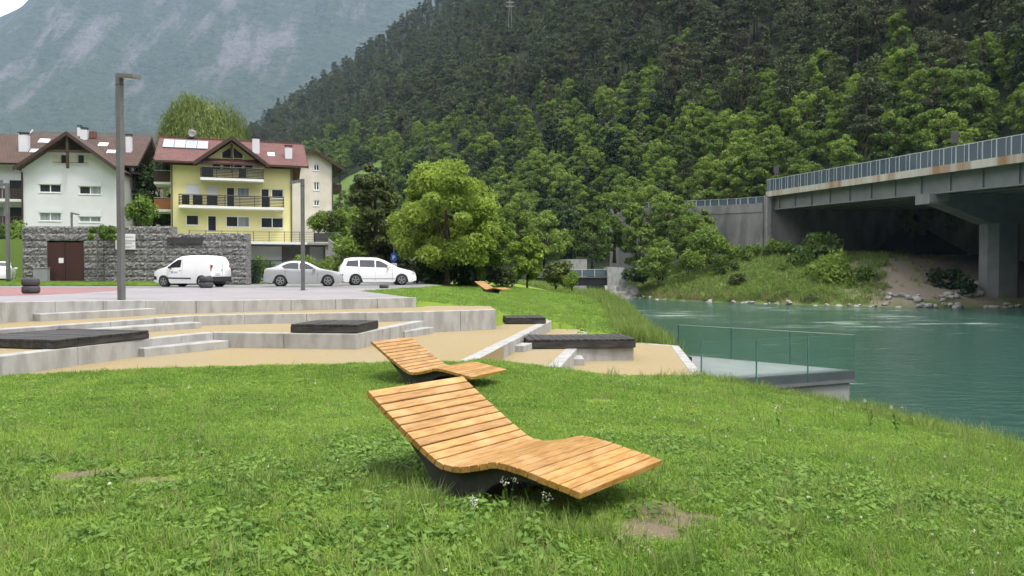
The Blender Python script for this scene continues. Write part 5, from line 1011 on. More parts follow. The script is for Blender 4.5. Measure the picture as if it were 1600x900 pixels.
# ------------------------------------------------------------------ approach retaining wall
A0 = BE + BD * (BL + .6); pts = [(A0.x, A0.y), (39.6, 141.5), (35.4, 147), (29.5, 153.5), (20, 162)]
rw = thing('highway_retaining_wall', 'tall stained concrete retaining wall carrying the road left of the bridge', 'wall', (A0.x, A0.y, 0)); Lc = 0
for (xa, ya), (xb, yb) in zip(pts[:-1], pts[1:]):
    d = Vector((xb - xa, yb - ya)); L = d.length; d.normalize(); n_ = Vector((d.y, -d.x)) * -1; rz = math.atan2(d.y, d.x); k = max(1, round(L / 3.6))
    for j in range(k):
        a, b = j * L / k, (j + 1) * L / k - .02; c = Vector((xa, ya)) + d * (a + b) / 2; zt = 12.35 + (Lc + (a + b) / 2) * .03 - .9
        MB().box((c.x - A0.x - n_.x * -.0, c.y - A0.y, zt / 2 - 1.2 - .6), (b - a, .8, zt + 2.4 - 1.2), rz).build('wall_panel', 'concrete_old', rw)
        MB().box((c.x - A0.x, c.y - A0.y, zt - .55), (b - a, 1.0, 1.5), rz).build('parapet', 'concrete_old', rw)
    for q in np.arange(0, L, 1.9):
        c = Vector((xa, ya)) + d * q; zt = 12.35 + (Lc + q) * .03 - .7; MB().box((c.x - A0.x, c.y - A0.y, zt + .55), (.12, .12, 1.1), rz).build('rail_post', 'steel_pale', rw); MB().box((c.x + d.x * .95 - A0.x, c.y + d.y * .95 - A0.y, zt + .55), (1.7, .04, .95), rz).build('rail_panel', 'noise_panel', rw)
    c = Vector((xa, ya)) + d * L / 2; zt = 12.35 + (Lc + L / 2) * .03 - .7; MB().box((c.x - A0.x, c.y - A0.y, zt + 1.12), (L, .1, .07), rz, M=Matrix.Rotation(rz, 3, 'Z') @ Matrix.Rotation(-.03, 3, 'Y')).build('top_rail', 'steel_pale', rw); Lc += L
for px, py0, py1, Y, lab in ((1207, 259, 284, 134.5, 'dark road sign seen from behind at the left end of the bridge'), (1482.5, 206, 232, 93, 'dark road sign seen from behind on the bridge near the right edge')):
    a, b = atY(px, py1, Y), atY(px, py0, Y); t = thing('road_sign', lab, 'sign', (a.x + .6, Y, a.z - 1)); hh = b.z - a.z + 1
    MB().b2(-.06, .06, -.06, .06, -1, hh).build('pole', 'steel_dark', t); bevel(MB().b2(-.45, .45, -.12, -.065, hh - 1.35, hh).build('sign_back', 'steel_dark', t), .03)
# bank path fence
pf = thing('path_fence', 'weathered timber rail fence along the path below the bridge abutment', 'fence', (40, 128, 2.0)); PF = []
for px, py, Y in ((1098, 410, 128), (1125, 408.5, 129), (1152, 405.5, 130), (1180, 403.5, 131), (1207, 401.5, 131), (1235, 399, 131), (1262, 396.5, 131), (1290, 393.5, 130), (1312, 392, 129), (1335, 390.5, 128)):
    a = atY(px, py, Y); PF.append(a); MB().b2(a.x - 40 - .07, a.x - 40 + .07, Y - 128 - .07, Y - 128 + .07, a.z - 3.6, a.z - 1.9).build('post', 'wood_brown', pf)
for a, b in zip(PF[:-1], PF[1:]):
    for dz in (-.1, -.55): MB().tube([(a.x - 40, a.y - 128 - .1, a.z - 2 + dz), (b.x - 40, b.y - 128 - .1, b.z - 2 + dz)], .06, 6).build('rail', 'wood_brown', pf)
# ------------------------------------------------------------------ small black footbridge in the background
YB = 127.
fb = thing('footbridge', 'low black steel bridge with pale railing over the side stream', 'bridge', (0, YB, -1)); xa, xb = atY(752, 430, YB).x, atY(957, 430, YB).x; z0 = atY(900, 434, YB).z + 1
MB().b2(xa, xb, -.3, .3, z0 - 1.25, z0).b2(xa, xb, .301, 3.2, z0 - .5, z0 - .05).build('beam', 'black_steel', fb); MB().b2(xa, xb, -.45, .45, z0 + .001, z0 + .15).build('kerb_plate', 'steel_grey', fb)
for x in np.arange(xa, xb, 2.): MB().b2(x - .04, x + .04, -.1, .0, z0 + .15, z0 + 1.3).build('rail_post', 'steel_pale', fb); MB().b2(x + .06, min(x + 1.94, xb), -.07, -.05, z0 + .22, z0 + 1.2).build('rail_panel', 'noise_panel', fb)
MB().b2(xa, xb, -.12, .02, z0 + 1.3, z0 + 1.37).build('handrail', 'steel_pale', fb)
a, b = atY(948, 446, YB), atY(984, 418, YB); o = MB().add([(a.x, YB - 1, a.z - 1), (b.x, YB - 1, a.z - 1), (b.x - 1.0, YB - 1, b.z), (a.x, YB - 1, b.z + .1), (a.x, YB + 4, a.z - 1), (b.x, YB + 4, a.z - 1), (b.x - 1.0, YB + 4, b.z), (a.x, YB + 4, b.z + .1)], [(0, 1, 2, 3), (7, 6, 5, 4), (0, 4, 5, 1), (1, 5, 6, 2), (2, 6, 7, 3), (3, 7, 4, 0)]).build('bridge_abutment', 'concrete'); tag(o, 'white painted abutment block at the right end of the black footbridge', 'abutment')
a, b = atY(945, 470, YB - 1.5), atY(995, 446, YB - 1.5); o = MB().add([(a.x, YB - 4, -5), (b.x + 1, YB - 4, -5), (b.x, YB - 1.2, b.z), (a.x, YB - 1.2, b.z), (a.x, YB, -5), (b.x + 1, YB, -5)], [(0, 1, 2, 3), (3, 2, 5, 4), (0, 3, 4), (1, 5, 2)]).build('stone_bank_wall', 'dry_stone'); tag(o, 'sloping dry stone embankment under the white abutment at the water', 'wall')
a, b = atY(862, 432, 138), atY(917, 405, 138); o = MB().b2(a.x, b.x, 138, 138.6, -3, b.z).build('concrete_wall', 'concrete'); tag(o, 'pale concrete wall behind the black footbridge under the trees', 'wall')
# power pylon high on the wooded slope
a = atY(797, 60, 520); py_ = thing('power_pylon', 'thin pale power line mast high on the wooded slope', 'pylon', (a.x, 520, float(hill_h(a.x, 520)))); hz = atY(797, -4, 520).z - float(hill_h(a.x, 520))
for s in (-1, 1): MB().tube([(s * 1.6, 0, -1), (s * .3, 0, hz)], .06, 5).build('leg', 'pylon', py_)
for z in (.80, .89, .97): MB().b2(-2.6, 2.6, -.05, .05, hz * z - .1, hz * z + .1).build('cross_arm', 'pylon', py_)
# ------------------------------------------------------------------ trees
def unit(v): return v / (np.linalg.norm(v, axis=1, keepdims=True) + 1e-9)
def leaves(C, Nrm, S, rg, asp=.55, flat=.6):
    """diamond leaves: centres C, preferred normals Nrm, half sizes S"""
    n = len(C); nn = unit(Nrm * flat + rg.normal(0, 1, (n, 3)) * (1 - flat) * 1.3); t = rg.normal(0, 1, (n, 3)); a = unit(np.cross(nn, t)); b = np.cross(nn, a); s = S[:, None]
    V = np.stack([C - a * s, C - b * s * asp - nn * s * .12, C + a * s, C + b * s * asp - nn * s * .12], 1).reshape(-1, 3); Q = np.arange(4 * n).reshape(n, 4); return V, Q
def limbs(h, r0, tops, rg, lean=.0, n=7, split=.35, kink=.06):
    m = MB(); zs = np.linspace(-.3, h, 7); tr = [(lean * z * z / h + rg.normal(0, kink) * (i > 1), rg.normal(0, kink) * (i > 1), z) for i, z in enumerate(zs)]
    m.tube(tr, [r0 * (1.25 if i == 0 else 1 - .72 * i / 6) for i in range(7)], n)
    for c in tops:
        z0 = h * rg.uniform(split, .9); i = min(5, int(z0 / h * 6)); a = np.array(tr[i]); c = np.array(c); mid = (a + c) / 2 + np.array([0, 0, -.06 * h]) * rg.uniform(.2, 1)
        m.tube([tuple(a), tuple(mid), tuple(c)], [r0 * .38, r0 * .24, r0 * .07], 5, False)
    return m
def broadleaf(seed, h, w_, nclump, nleaf, ls, base=.22, leafy='leaf_mid', irr=.3, top=1.0, cr=(.10, .20)):
    rg = np.random.default_rng(seed); cz0 = base * h; C = []; Rr = []
    for i in range(nclump):
        u = unit(rg.normal(0, 1, (1, 3)))[0]; q = rg.uniform(.35, .95) ** .6; zc = (cz0 + h) / 2 + u[2] * q * (h - cz0) * .46; f = 1 - .35 * max(0, (zc - (cz0 + h) / 2) / ((h - cz0) / 2)) * top
        C.append((u[0] * q * w_ * .42 * f, u[1] * q * w_ * .42 * f, zc)); Rr.append(w_ * rg.uniform(*cr))
    C = np.array(C); Rr = np.array(Rr); k = rg.integers(0, nclump, nleaf); d = unit(rg.normal(0, 1, (nleaf, 3)) + np.array([0, 0, .25])); rad = Rr[k] * rg.uniform(.45, 1.12, nleaf) ** .7
    P = C[k] + d * rad[:, None] * np.array([1, 1, .72]); cc = np.array([0, 0, (cz0 + h) / 2]); out = unit(P - cc); N_ = unit(d * .6 + out * .4 + np.array([0, 0, .5])); S = ls * rg.uniform(.6, 1.3, nleaf)
    V, Q = leaves(P, N_, S, rg); ti = np.clip(rg.normal(.5, .22, nleaf) + (rg.uniform(-.22, .22, nclump))[k], 0, 1)
    me = np_mesh('crown', V, Q, ti); me.materials.append(MATS[leafy]); tm = limbs(h * .8, max(.05, .020 * h), C[:: max(1, nclump // 9)] * np.array([.85, .85, .95]), rg).mesh('trunk', True); tm.materials.append(MATS['bark']); return tm, me
def spruce(seed, h, w_, mat='needle'):
    rg = np.random.default_rng(seed); P = []; N_ = []; S = []; lv = int(h / .55)
    for i in range(lv):
        z = h * (.12 + .88 * i / lv); r = w_ / 2 * (1 - (z / h - .1) / .92) ** .85 * rg.uniform(.75, 1.1) + .12; nb = max(5, int(9 * r / (w_ / 2) + 3))
        for b in range(nb):
            a = rg.uniform(0, 6.28)
            for q in np.linspace(.25, 1, max(2, int(r / .45))): rr = r * q; P.append((math.cos(a) * rr + rg.normal(0, .08), math.sin(a) * rr + rg.normal(0, .08), z - .30 * rr + rg.normal(0, .1))); N_.append((math.cos(a) * .5, math.sin(a) * .5, .9)); S.append(rg.uniform(.26, .52))
    P, N_, S = np.array(P), np.array(N_), np.array(S); V, Q = leaves(P, unit(N_), S, rg, .5, .65); me = np_mesh('crown', V, Q, np.clip(rg.normal(.45, .25, len(P)), 0, 1)); me.materials.append(MATS[mat])
    tm = limbs(h * .97, .014 * h, [], rg, kink=.03).mesh('trunk', True); tm.materials.append(MATS['bark_pine']); return tm, me
def pine(seed, h, w_, mat='needle'):
    rg = np.random.default_rng(seed); nc = 26; C = []; 
    for i in range(nc):
        z = h * rg.uniform(.42, .98); r = w_ / 2 * math.sqrt(max(.05, 1 - ((z / h - .62) / .42) ** 2)) * rg.uniform(.3, 1); a = rg.uniform(0, 6.28); C.append((math.cos(a) * r, math.sin(a) * r, z))
    C = np.array(C); n = 3000; k = rg.integers(0, nc, n); d = unit(rg.normal(0, 1, (n, 3))); rad = w_ * .16 * rg.uniform(.4, 1.15, n); P = C[k] + d * rad[:, None] * np.array([1.15, 1.15, .6])
    V, Q = leaves(P, unit(d + np.array([0, 0, .7])), rg.uniform(.16, .36, n), rg, .42, .4); me = np_mesh('crown', V, Q, np.clip(rg.normal(.5, .25, n) + rg.uniform(-.2, .2, nc)[k], 0, 1)); me.materials.append(MATS[mat])
    tm = limbs(h * .95, .016 * h, C[::3] * np.array([.9, .9, 1]), rg, split=.45, kink=.12).mesh('trunk', True); tm.materials.append(MATS['bark_pine']); return tm, me
def bush_mesh(seed, w_, h, n, ls, mat):
    rg = np.random.default_rng(seed); nc = 12; C = np.c_[rg.normal(0, .26, (nc, 2)) * w_, rg.uniform(.15, .8, nc) * h]; k = rg.integers(0, nc, n); d = unit(rg.normal(0, 1, (n, 3)) + np.array([0, 0, .3])); P = C[k] + d * (np.minimum(w_, h) * .26 * rg.uniform(.5, 1.15, n))[:, None]; P[:, 2] = np.abs(P[:, 2])
    V, Q = leaves(P, unit(d + np.array([0, 0, .5])), ls * rg.uniform(.6, 1.3, n), rg); me = np_mesh('foliage', V, Q, np.clip(rg.normal(.5, .25, n) + rg.uniform(-.2, .2, nc)[k], 0, 1)); me.materials.append(MATS[mat])
    m = MB()
    for i in range(4): m.tube([(rg.normal(0, .06), rg.normal(0, .06), -.2), tuple(C[i] * .9)], [.03 + .01 * h, .012], 5, False)
    sm = m.mesh('stem'); sm.materials.append(MATS['bark']); return sm, me
def plant_tree(name, label, parts, loc, rz=0., s=1., sz=None, cat='tree', group=None, names=('trunk', 'crown')):
    t = thing(name, label, cat, loc, rz, group); t.scale = (s, s, sz or s)
    for nm, me in zip(names, parts): mk(nm, me, None, t)
    return t
def base_at(px, py, Y): p = atY(px, py, Y); return (p.x, p.y, p.z)
# individual trees near the car park
plant_tree('broadleaf_tree', 'large round bright green tree in the middle behind the lawn', broadleaf(3, 9.7, 9.2, 84, 34000, .125, .03, 'leaf_lime', top=.7, cr=(.06, .125)), (-4.5, 55.5, -1.1), .5)
plant_tree('broadleaf_tree', 'smaller green tree filling the right flank of the big round tree', broadleaf(4, 6.2, 5.0, 44, 14000, .125, .06, 'leaf_lime', cr=(.07, .14)), (-2.0, 57.5, -1.2), 1.5)
plant_tree('broadleaf_tree', 'tall dark olive tree behind the left side of the big round tree', broadleaf(5, 11.2, 5.0, 54, 16000, .14, .08, 'leaf_olive', top=.5, cr=(.08, .15)), (-11.3, 66, -1.2), 2)
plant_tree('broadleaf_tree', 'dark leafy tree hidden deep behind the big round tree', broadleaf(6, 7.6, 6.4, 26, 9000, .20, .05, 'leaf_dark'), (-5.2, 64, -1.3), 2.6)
plant_tree('maple_sapling', 'young maple with large light leaves beside the far lounger', broadleaf(8, 4.3, 3.6, 24, 6500, .15, -.02, 'leaf_lime', top=.6, cr=(.08, .15)), (1.15, 60.5, -1.2), 0)
plant_tree('ball_tree', 'small clipped ball tree on a thin stem before the gabion wall', None or (limbs(3.2, .05, [], np.random.default_rng(1), kink=.01).mesh('trunk'), bush_mesh(14, 1.05, .95, 1800, .09, 'leaf_bright')[1]), (gx(175), YG - 1.0, -.75))
bt = [o for o in COL.objects if o.name.startswith('ball_tree')][0]; 
for ch in bt.children:
    if ch.name.startswith('crown'): ch.location = (0, 0, 2.75)
    else: ch.data.materials.append(MATS['bark'])
def willow():
    rg = np.random.default_rng(31); P = []; S = []; 
    for i in range(900):
        a = rg.uniform(0, 6.28); q = rg.uniform(.05, 1) ** .4; r = 5.0 * q; z1 = 16.4 - 3.6 * q ** 3.5 + rg.normal(0, .35) + 1.0 * math.sin(3 * a + 1) * q; L = rg.uniform(3, 8.5) * (.5 + .5 * q); n = int(L / .22); t = np.linspace(0, 1, n); sw = rg.normal(0, .25, 2)
        P.append(np.c_[math.cos(a) * (r + .5 * t) + sw[0] * t + rg.normal(0, .1, n), math.sin(a) * (r + .5 * t) + sw[1] * t + rg.normal(0, .1, n), z1 - L * t])
    P = np.concatenate(P); n = len(P); nn = unit(np.c_[P[:, :2], np.full(n, .6)]); V = []; a = np.tile([0, 0, 1.], (n, 1)) + rg.normal(0, .3, (n, 3)); a = unit(a); b = unit(np.cross(a, nn)); s = rg.uniform(.16, .3, n)[:, None]
    V = np.stack([P - a * s, P - b * s * .3, P + a * s, P + b * s * .3], 1).reshape(-1, 3); me = np_mesh('crown', V, np.arange(4 * n).reshape(n, 4), np.clip(rg.normal(.5, .25, n), 0, 1)); me.materials.append(MATS['leaf_willow'])
    tm = limbs(12, .45, [(2, 1, 14), (-2, 1, 14), (0, -2, 14.5), (1, 2, 15)], rg).mesh('trunk', True); tm.materials.append(MATS['bark']); return tm, me
plant_tree('weeping_willow', 'tall pale green weeping willow rising behind the yellow house roof', willow(), (-38.4, 100, 2.9), 0, 1.12, 1.11)
plant_tree('spruce_tree', 'dark evergreen between the white house and the yellow house', broadleaf(41, 9.6, 7.0, 34, 10000, .2, .02, 'leaf_dark', top=.4), (-38.2, 85.5, 2.9))
DEC = [broadleaf(60 + i, 11 + i % 3 * 1.5, 7 + (i % 4) * 1.1, 64, 6500, .26, .06, m, top=.3 + .2 * (i % 4), cr=(.045, .13)) for i, m in enumerate(('leaf_mid', 'leaf_mid', 'leaf_bright', 'leaf_mid', 'leaf_dark', 'leaf_bright'))]
CON = [spruce(80, 15, 5.2), pine(81, 15, 6.0), pine(82, 14, 6.5, 'needle'), spruce(83, 13, 4.6), pine(84, 15, 6, 'needle_brown'), pine(85, 16, 5.5)]
BUS = [bush_mesh(90, 2.4, 2.0, 2200, .13, 'leaf_mid'), bush_mesh(91, 2.2, 2.2, 2200, .13, 'leaf_bright'), bush_mesh(92, 2.6, 1.8, 2200, .13, 'leaf_dark'), bush_mesh(93, 2.2, 2.6, 2000, .14, 'leaf_olive')]
for i, (lab, kd, px, py, Y, s) in enumerate((
 ('bright shrub left of the ball tree top behind the gabion wall', 1, 218, 352, 56, .9), ('dark hedge bush at the far left behind the picket fence', 2, 8, 398, 62.5, 1.25), ('green hedge bush between picket fence and gabion wall', 1, 30, 398, 62.5, 1.15),
 ('leafy bush pressed against the green mesh fence', 0, 394, 443, 56, .8), ('yellow green bush at the right end of the gabion wall', 1, 405, 438, 58, .75), ('large leafed bush behind the roof of the silver car', 0, 466, 438, 62, .95), ('clipped low hedge bush behind the silver car bonnet', 1, 505, 438, 62, .7),
 ('bushy shrub left of the parking sign', 0, 560, 430, 66, 1.5), ('dark shrub behind the parking sign', 2, 590, 425, 67, 1.9), ('shrub on the slope above the garage wing wall', 0, 556, 398, 74, 1.4), ('yellow shrub on the garage terrace corner', 1, 497, 362, 83, .95), ('reddish leafed shrub beside the pale house', 3, 515, 364, 84, 1.0), ('green shrub below the pale house gallery', 0, 540, 366, 86, 1.3), ('round shrub at right of the garage terrace', 1, 566, 380, 80, 1.6),
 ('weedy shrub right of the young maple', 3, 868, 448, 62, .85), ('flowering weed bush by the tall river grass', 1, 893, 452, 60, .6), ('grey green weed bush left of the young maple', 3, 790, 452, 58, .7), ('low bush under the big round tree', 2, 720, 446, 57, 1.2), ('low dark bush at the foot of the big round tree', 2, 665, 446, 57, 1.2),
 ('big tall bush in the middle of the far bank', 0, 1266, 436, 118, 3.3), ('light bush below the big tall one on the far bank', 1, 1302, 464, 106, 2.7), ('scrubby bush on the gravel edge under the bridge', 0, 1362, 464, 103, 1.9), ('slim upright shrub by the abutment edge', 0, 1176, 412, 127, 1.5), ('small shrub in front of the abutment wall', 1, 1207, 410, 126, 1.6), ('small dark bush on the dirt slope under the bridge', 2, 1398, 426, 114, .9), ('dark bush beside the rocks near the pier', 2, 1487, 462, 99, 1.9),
 ('round light green bush on the bank left of the retaining wall', 1, 1110, 408, 126, 2.4), ('low bush at the left end of the far bank', 0, 1030, 432, 124, 2.2), ('scrubby bush on the upper grassy bank', 1, 1075, 425, 122, 1.5), ('dark bush over the stone embankment', 2, 1005, 440, 126, 1.7), ('leafy shrub just left of the abutment edge', 0, 1150, 415, 126, 1.6), ('dense shrub right of the abutment shrubs', 0, 1236, 415, 124, 1.8), ('low shrub half way down the grassy bank', 1, 1225, 440, 114, 1.2), ('small shrub near the waterline left of centre bank', 3, 1150, 450, 112, .9), ('leafy shrub above the waterline stones', 1, 1330, 468, 102, 1.3), ('trailing shrub at the upper bank path', 0, 1130, 425, 120, 1.3))):
    p = base_at(px, py, Y); plant_tree('bush', lab, BUS[kd], p, i * 1.3, s, cat='bush', group='bushes', names=('stem', 'foliage'))
for i, (lab, kd, px, py, Y, s) in enumerate((('leafy tree overhanging the white abutment block', 0, 1000, 430, 136, .95), ('spreading tree above the black footbridge', 3, 925, 415, 142, .9), ('bright tree right of the spreading one on the far bank', 2, 1045, 415, 140, .95), ('tree at the left end of the highway retaining wall', 0, 1095, 405, 139, .85), ('dense tree behind the young maple', 3, 850, 425, 138, 1.05), ('dark tree behind the pale concrete wall', 4, 885, 420, 147, 1.0), ('light tree behind the far end of the footbridge', 2, 960, 405, 150, 1.1), ('tall mid green tree below the road at centre right', 1, 1020, 395, 152, 1.1), ('leafy tree half hidden by the big round tree at its right', 1, 805, 425, 134, 1.0), ('small bright tree leaning over the river bank', 2, 1035, 436, 128, .55), ('leafy tree in the shade behind the far lounger', 4, 770, 430, 110, .75), ('tree at the foot of the retaining wall beside the grassy bank', 3, 1100, 403, 133, .6), ('low spreading tree between bank and retaining wall', 2, 1075, 412, 134, .72), ('broad tree before the left end of the road wall', 1, 1060, 400, 146, .95))):
    p = base_at(px, py, Y); plant_tree('riverside_tree', lab, DEC[kd], (p[0], p[1], p[2] - .4), i * 1.1, s)
# ------------------------------------------------------------------ forest on the slope: nearest as single trees, the rest as one wood
def forest():
    rg = np.random.default_rng(5); T = []
    X = []; 
    for y0, y1, sp in ((128, 260, 5.0), (260, 420, 5.8), (420, 700, 7.2), (700, 1020, 9.5)):
        ys = np.arange(y0, y1, sp); 
        for y in ys:
            xs = np.arange(-.86 * y, .80 * y, sp); X.append(np.c_[xs + rg.uniform(-.45, .45, len(xs)) * sp, y + rg.uniform(-.45, .45, len(xs)) * sp])
    X = np.concatenate(X); hp = hill_plane(X[:, 0], X[:, 1]); z = hill_h(X[:, 0], X[:, 1])
    ok = (hp > 2.0) & ~in_meadow(X[:, 0], X[:, 1]) & ~((X[:, 1] < 175) & (hp < 6) & (X[:, 0] < 62)); X, hp, z = X[ok], hp[ok], z[ok]
    thin = rg.random(len(X)) < np.where(hp > 45, .66, .85); X, hp, z = X[thin], hp[thin], z[thin]
    px, py = proj((X[:, 0], X[:, 1], z)); vis = (px > -80) & (px < 1690) & (py > -60); X, hp, z, px, py = X[vis], hp[vis], z[vis], px[vis], py[vis]
    n = len(X); lim = 44 + 22 * np.clip((1200 - px) / 300, 0, 1) + 50 * (fbm(X[:, 0], X[:, 1], 60, 3, 77) - .47) + 25 * np.clip((X[:, 1] - 250) / 300, 0, 1); dec = (hp + rg.normal(0, 8, n) < lim) | (rg.random(n) < .08)
    dec &= rg.random(n) > .06; kind = np.where(dec, rg.integers(0, 6, n), 6 + rg.integers(0, 6, n)); right = px > 1080
    kind = np.where(dec & right & (rg.random(n) < .45), np.where(rg.random(n) < .5, 2, 5), kind)
    sc = np.where(dec, rg.uniform(.6, 1.2, n), rg.uniform(.75, 1.55, n)); rz = rg.uniform(0, 6.28, n); order = np.argsort(X[:, 1] / sc); cand = [i for i in order if 0 < px[i] < 1600 and py[i] > 20]
    near = set(cand[:300]); P = DEC + CON; L = {}
    for i in near:
        k = kind[i]; zone = ('above the bridge railing' if px[i] > 1190 else 'above the retaining wall' if px[i] > 1000 else 'behind the big round tree') + (' near the photo top' if py[i] < 140 else ' half way up' if py[i] < 250 else ' low down')
        if k >= 6: nm, lab, g = 'pine_tree', 'dark conifer on the slope ' + zone, 'conifers on the slope ' + zone
        elif k in (2, 5): nm, lab, g = 'broadleaf_tree', 'light green leafy tree on the slope ' + zone, 'light green trees on the slope ' + zone
        else: nm, lab, g = 'broadleaf_tree', 'deeper green leafy tree on the slope ' + zone, 'green trees on the slope ' + zone
        plant_tree(nm, lab, P[k], (X[i, 0], X[i, 1], z[i] - .3), rz[i], sc[i], group=g)
    rest = np.array([i for i in range(n) if i not in near]); protos = []
    objs = []
    for j, (a, b) in enumerate(P):
        for q, me in enumerate((a, b)): objs.append(bpy.data.objects.new('wood_proto_%02d' % (2 * j + q), me))
    pos = np.repeat(np.c_[X[rest], z[rest] - .3], 2, 0); idx = np.stack([2 * kind[rest], 2 * kind[rest] + 1], 1).ravel(); scatter('distant_wood', pos, np.repeat(np.c_[np.zeros((len(rest), 2)), rz[rest]], 2, 0), np.repeat(sc[rest], 2), idx, objs)
    return n
def scatter(name, pos, rot, scl, idx, objs):
    """one object of uncountable growth: points carry turn, size and which plant stands there"""
    me = bpy.data.meshes.new(name); me.vertices.add(len(pos)); me.vertices.foreach_set('co', np.asarray(pos, np.float32).ravel())
    a = me.attributes.new('turn', 'FLOAT_VECTOR', 'POINT'); a.data.foreach_set('vector', np.asarray(rot, np.float32).ravel()); a = me.attributes.new('size', 'FLOAT', 'POINT'); a.data.foreach_set('value', np.asarray(scl, np.float32)); a = me.attributes.new('kind_index', 'INT', 'POINT'); a.data.foreach_set('value', np.asarray(idx, np.int32))
    c = bpy.data.collections.new(name + '_sources')
    for k, o in enumerate(objs): o.name = '%s_source_%03d' % (name, k); c.objects.link(o)
    g = bpy.data.node_groups.new(name, 'GeometryNodeTree'); g.interface.new_socket('Geometry', in_out='INPUT', socket_type='NodeSocketGeometry'); g.interface.new_socket('Geometry', in_out='OUTPUT', socket_type='NodeSocketGeometry')
    N = g.nodes; Lk = g.links; gi = N.new('NodeGroupInput'); go = N.new('NodeGroupOutput'); mp = N.new('GeometryNodeMeshToPoints'); ip = N.new('GeometryNodeInstanceOnPoints'); ci = N.new('GeometryNodeCollectionInfo')
    ci.inputs['Collection'].default_value = c; ci.inputs['Separate Children'].default_value = True; ci.inputs['Reset Children'].default_value = True; ip.inputs['Pick Instance'].default_value = True
    def na(n_, t): q = N.new('GeometryNodeInputNamedAttribute'); q.data_type = t; q.inputs['Name'].default_value = n_; return [o for o in q.outputs if o.enabled and o.name == 'Attribute'][0]
    Lk.new(gi.outputs[0], mp.inputs[0]); Lk.new(mp.outputs[0], ip.inputs['Points']); Lk.new(ci.outputs[0], ip.inputs['Instance'])
    Lk.new(na('kind_index', 'INT'), ip.inputs['Instance Index']); Lk.new(na('turn', 'FLOAT_VECTOR'), ip.inputs['Rotation']); Lk.new(na('size', 'FLOAT'), ip.inputs['Scale']); Lk.new(ip.outputs[0], go.inputs[0])
    o = bpy.data.objects.new(name, me); COL.objects.link(o); md = o.modifiers.new('scatter', 'NODES'); md.node_group = g; o['kind'] = 'stuff'; return o
NFOREST = forest()
# ------------------------------------------------------------------ rocks at the far waterline
def rock_mesh(seed):
    rg = np.random.default_rng(seed); bm = bmesh.new(); bmesh.ops.create_icosphere(bm, subdivisions=2, radius=.5)
    for _ in range(6):
        n_ = Vector(rg.normal(0, 1, 3)).normalized(); d = rg.uniform(.26, .4)
        for v in bm.verts:
            k = v.co.dot(n_) - d
            if k > 0: v.co -= n_ * k
    for v in bm.verts: v.co += Vector(rg.normal(0, .015, 3)); v.co.z *= .8
    me = bpy.data.meshes.new('rock'); bm.to_mesh(me); bm.free(); me.materials.append(MATS['rock']); return me
RK = [rock_mesh(s) for s in range(5)]; rg = np.random.default_rng(77)
def rocks(n, px0, px1, s0, s1, z0, z1, lab, group):
    c = 0
    while c < n:
        px = rg.uniform(px0, px1); sd = rg.uniform(s0, s1); a = (px - 800) / F; Ys = np.arange(84, 130, .25); ds = bankdist(a * Ys, Ys); j = int(np.argmin(np.abs(ds - sd)))
        x, y = a * Ys[j], Ys[j]; o = mk('rock', RK[rg.integers(0, 5)], None); s = rg.uniform(z0, z1); o.location = (x, y, float(hill_h(x, y)) + s * .12); o.scale = (s * rg.uniform(.8, 1.4), s, s * rg.uniform(.7, 1.1)); o.rotation_euler = (rg.uniform(-.3, .3), rg.uniform(-.3, .3), rg.uniform(0, 6)); tag(o, lab, 'rock', group); c += 1
rocks(34, 1380, 1500, -.2, 3.5, .5, 1.2, 'pale angular boulder in the heap left of the bridge pier', 'boulders beside the pier')
rocks(16, 1495, 1540, 3.0, 9.0, .9, 1.7, 'big dark boulder stacked right beside the bridge pier', 'stacked boulders at the pier')
rocks(14, 1540, 1600, -.3, .6, .5, 1.0, 'small stone at the waterline before the pier foot', 'stones before the pier')
rocks(34, 1000, 1380, -.3, .6, .35, 1.0, 'stone lying along the far waterline below the grassy bank', 'stones along the far waterline')
# ------------------------------------------------------------------ lawn grass, weeds, tall bank grass
def blades(seed, n, rad, l0, l1, wd, mat, lean=.5, tip=.0):
    rg = np.random.default_rng(seed); V = []; Q = []; T = []
    for i in range(n):
        r = rad * math.sqrt(rg.random()); a = rg.uniform(0, 6.28); b = np.array([r * math.cos(a), r * math.sin(a), -.01]); L = rg.uniform(l0, l1); d = rg.uniform(0, 6.28); ln = rg.uniform(.1, lean) * L
        dv = np.array([math.cos(d), math.sin(d), 0]); sd = np.array([-math.sin(d), math.cos(d), 0]) * wd * rg.uniform(.7, 1.2); m = b + dv * ln * .35 + np.array([0, 0, L * .6]); e = b + dv * ln + np.array([0, 0, L]) ; o = len(V); t = rg.random()
        V += [b - sd * .5, b + sd * .5, m + sd * .42, m - sd * .42, e + sd * .06, e - sd * .06]; Q += [(o, o + 1, o + 2, o + 3), (o + 3, o + 2, o + 4, o + 5)]; T += [t, t]
    me = np_mesh('tuft', np.array(V), np.array(Q), T); me.materials.append(MATS[mat]); return bpy.data.objects.new('tuft', me)
def leafy(seed, n, rad, h, ls, mat, asp=.6, flat=.8):
    rg = np.random.default_rng(seed); r = rad * np.sqrt(rg.random(n)); a = rg.uniform(0, 6.28, n); P = np.c_[r * np.cos(a), r * np.sin(a), h * rg.uniform(.25, 1, n) * (1 - .4 * (r / rad) ** 2)]; V, Q = leaves(P, np.tile([0, 0, 1.], (n, 1)) + np.c_[np.cos(a), np.sin(a), np.zeros(n)] * .4, ls * rg.uniform(.6, 1.2, n), rg, asp, flat)
    me = np_mesh('weed', V, Q, rg.random(n)); me.materials.append(MATS[mat]); return bpy.data.objects.new('weed', me)
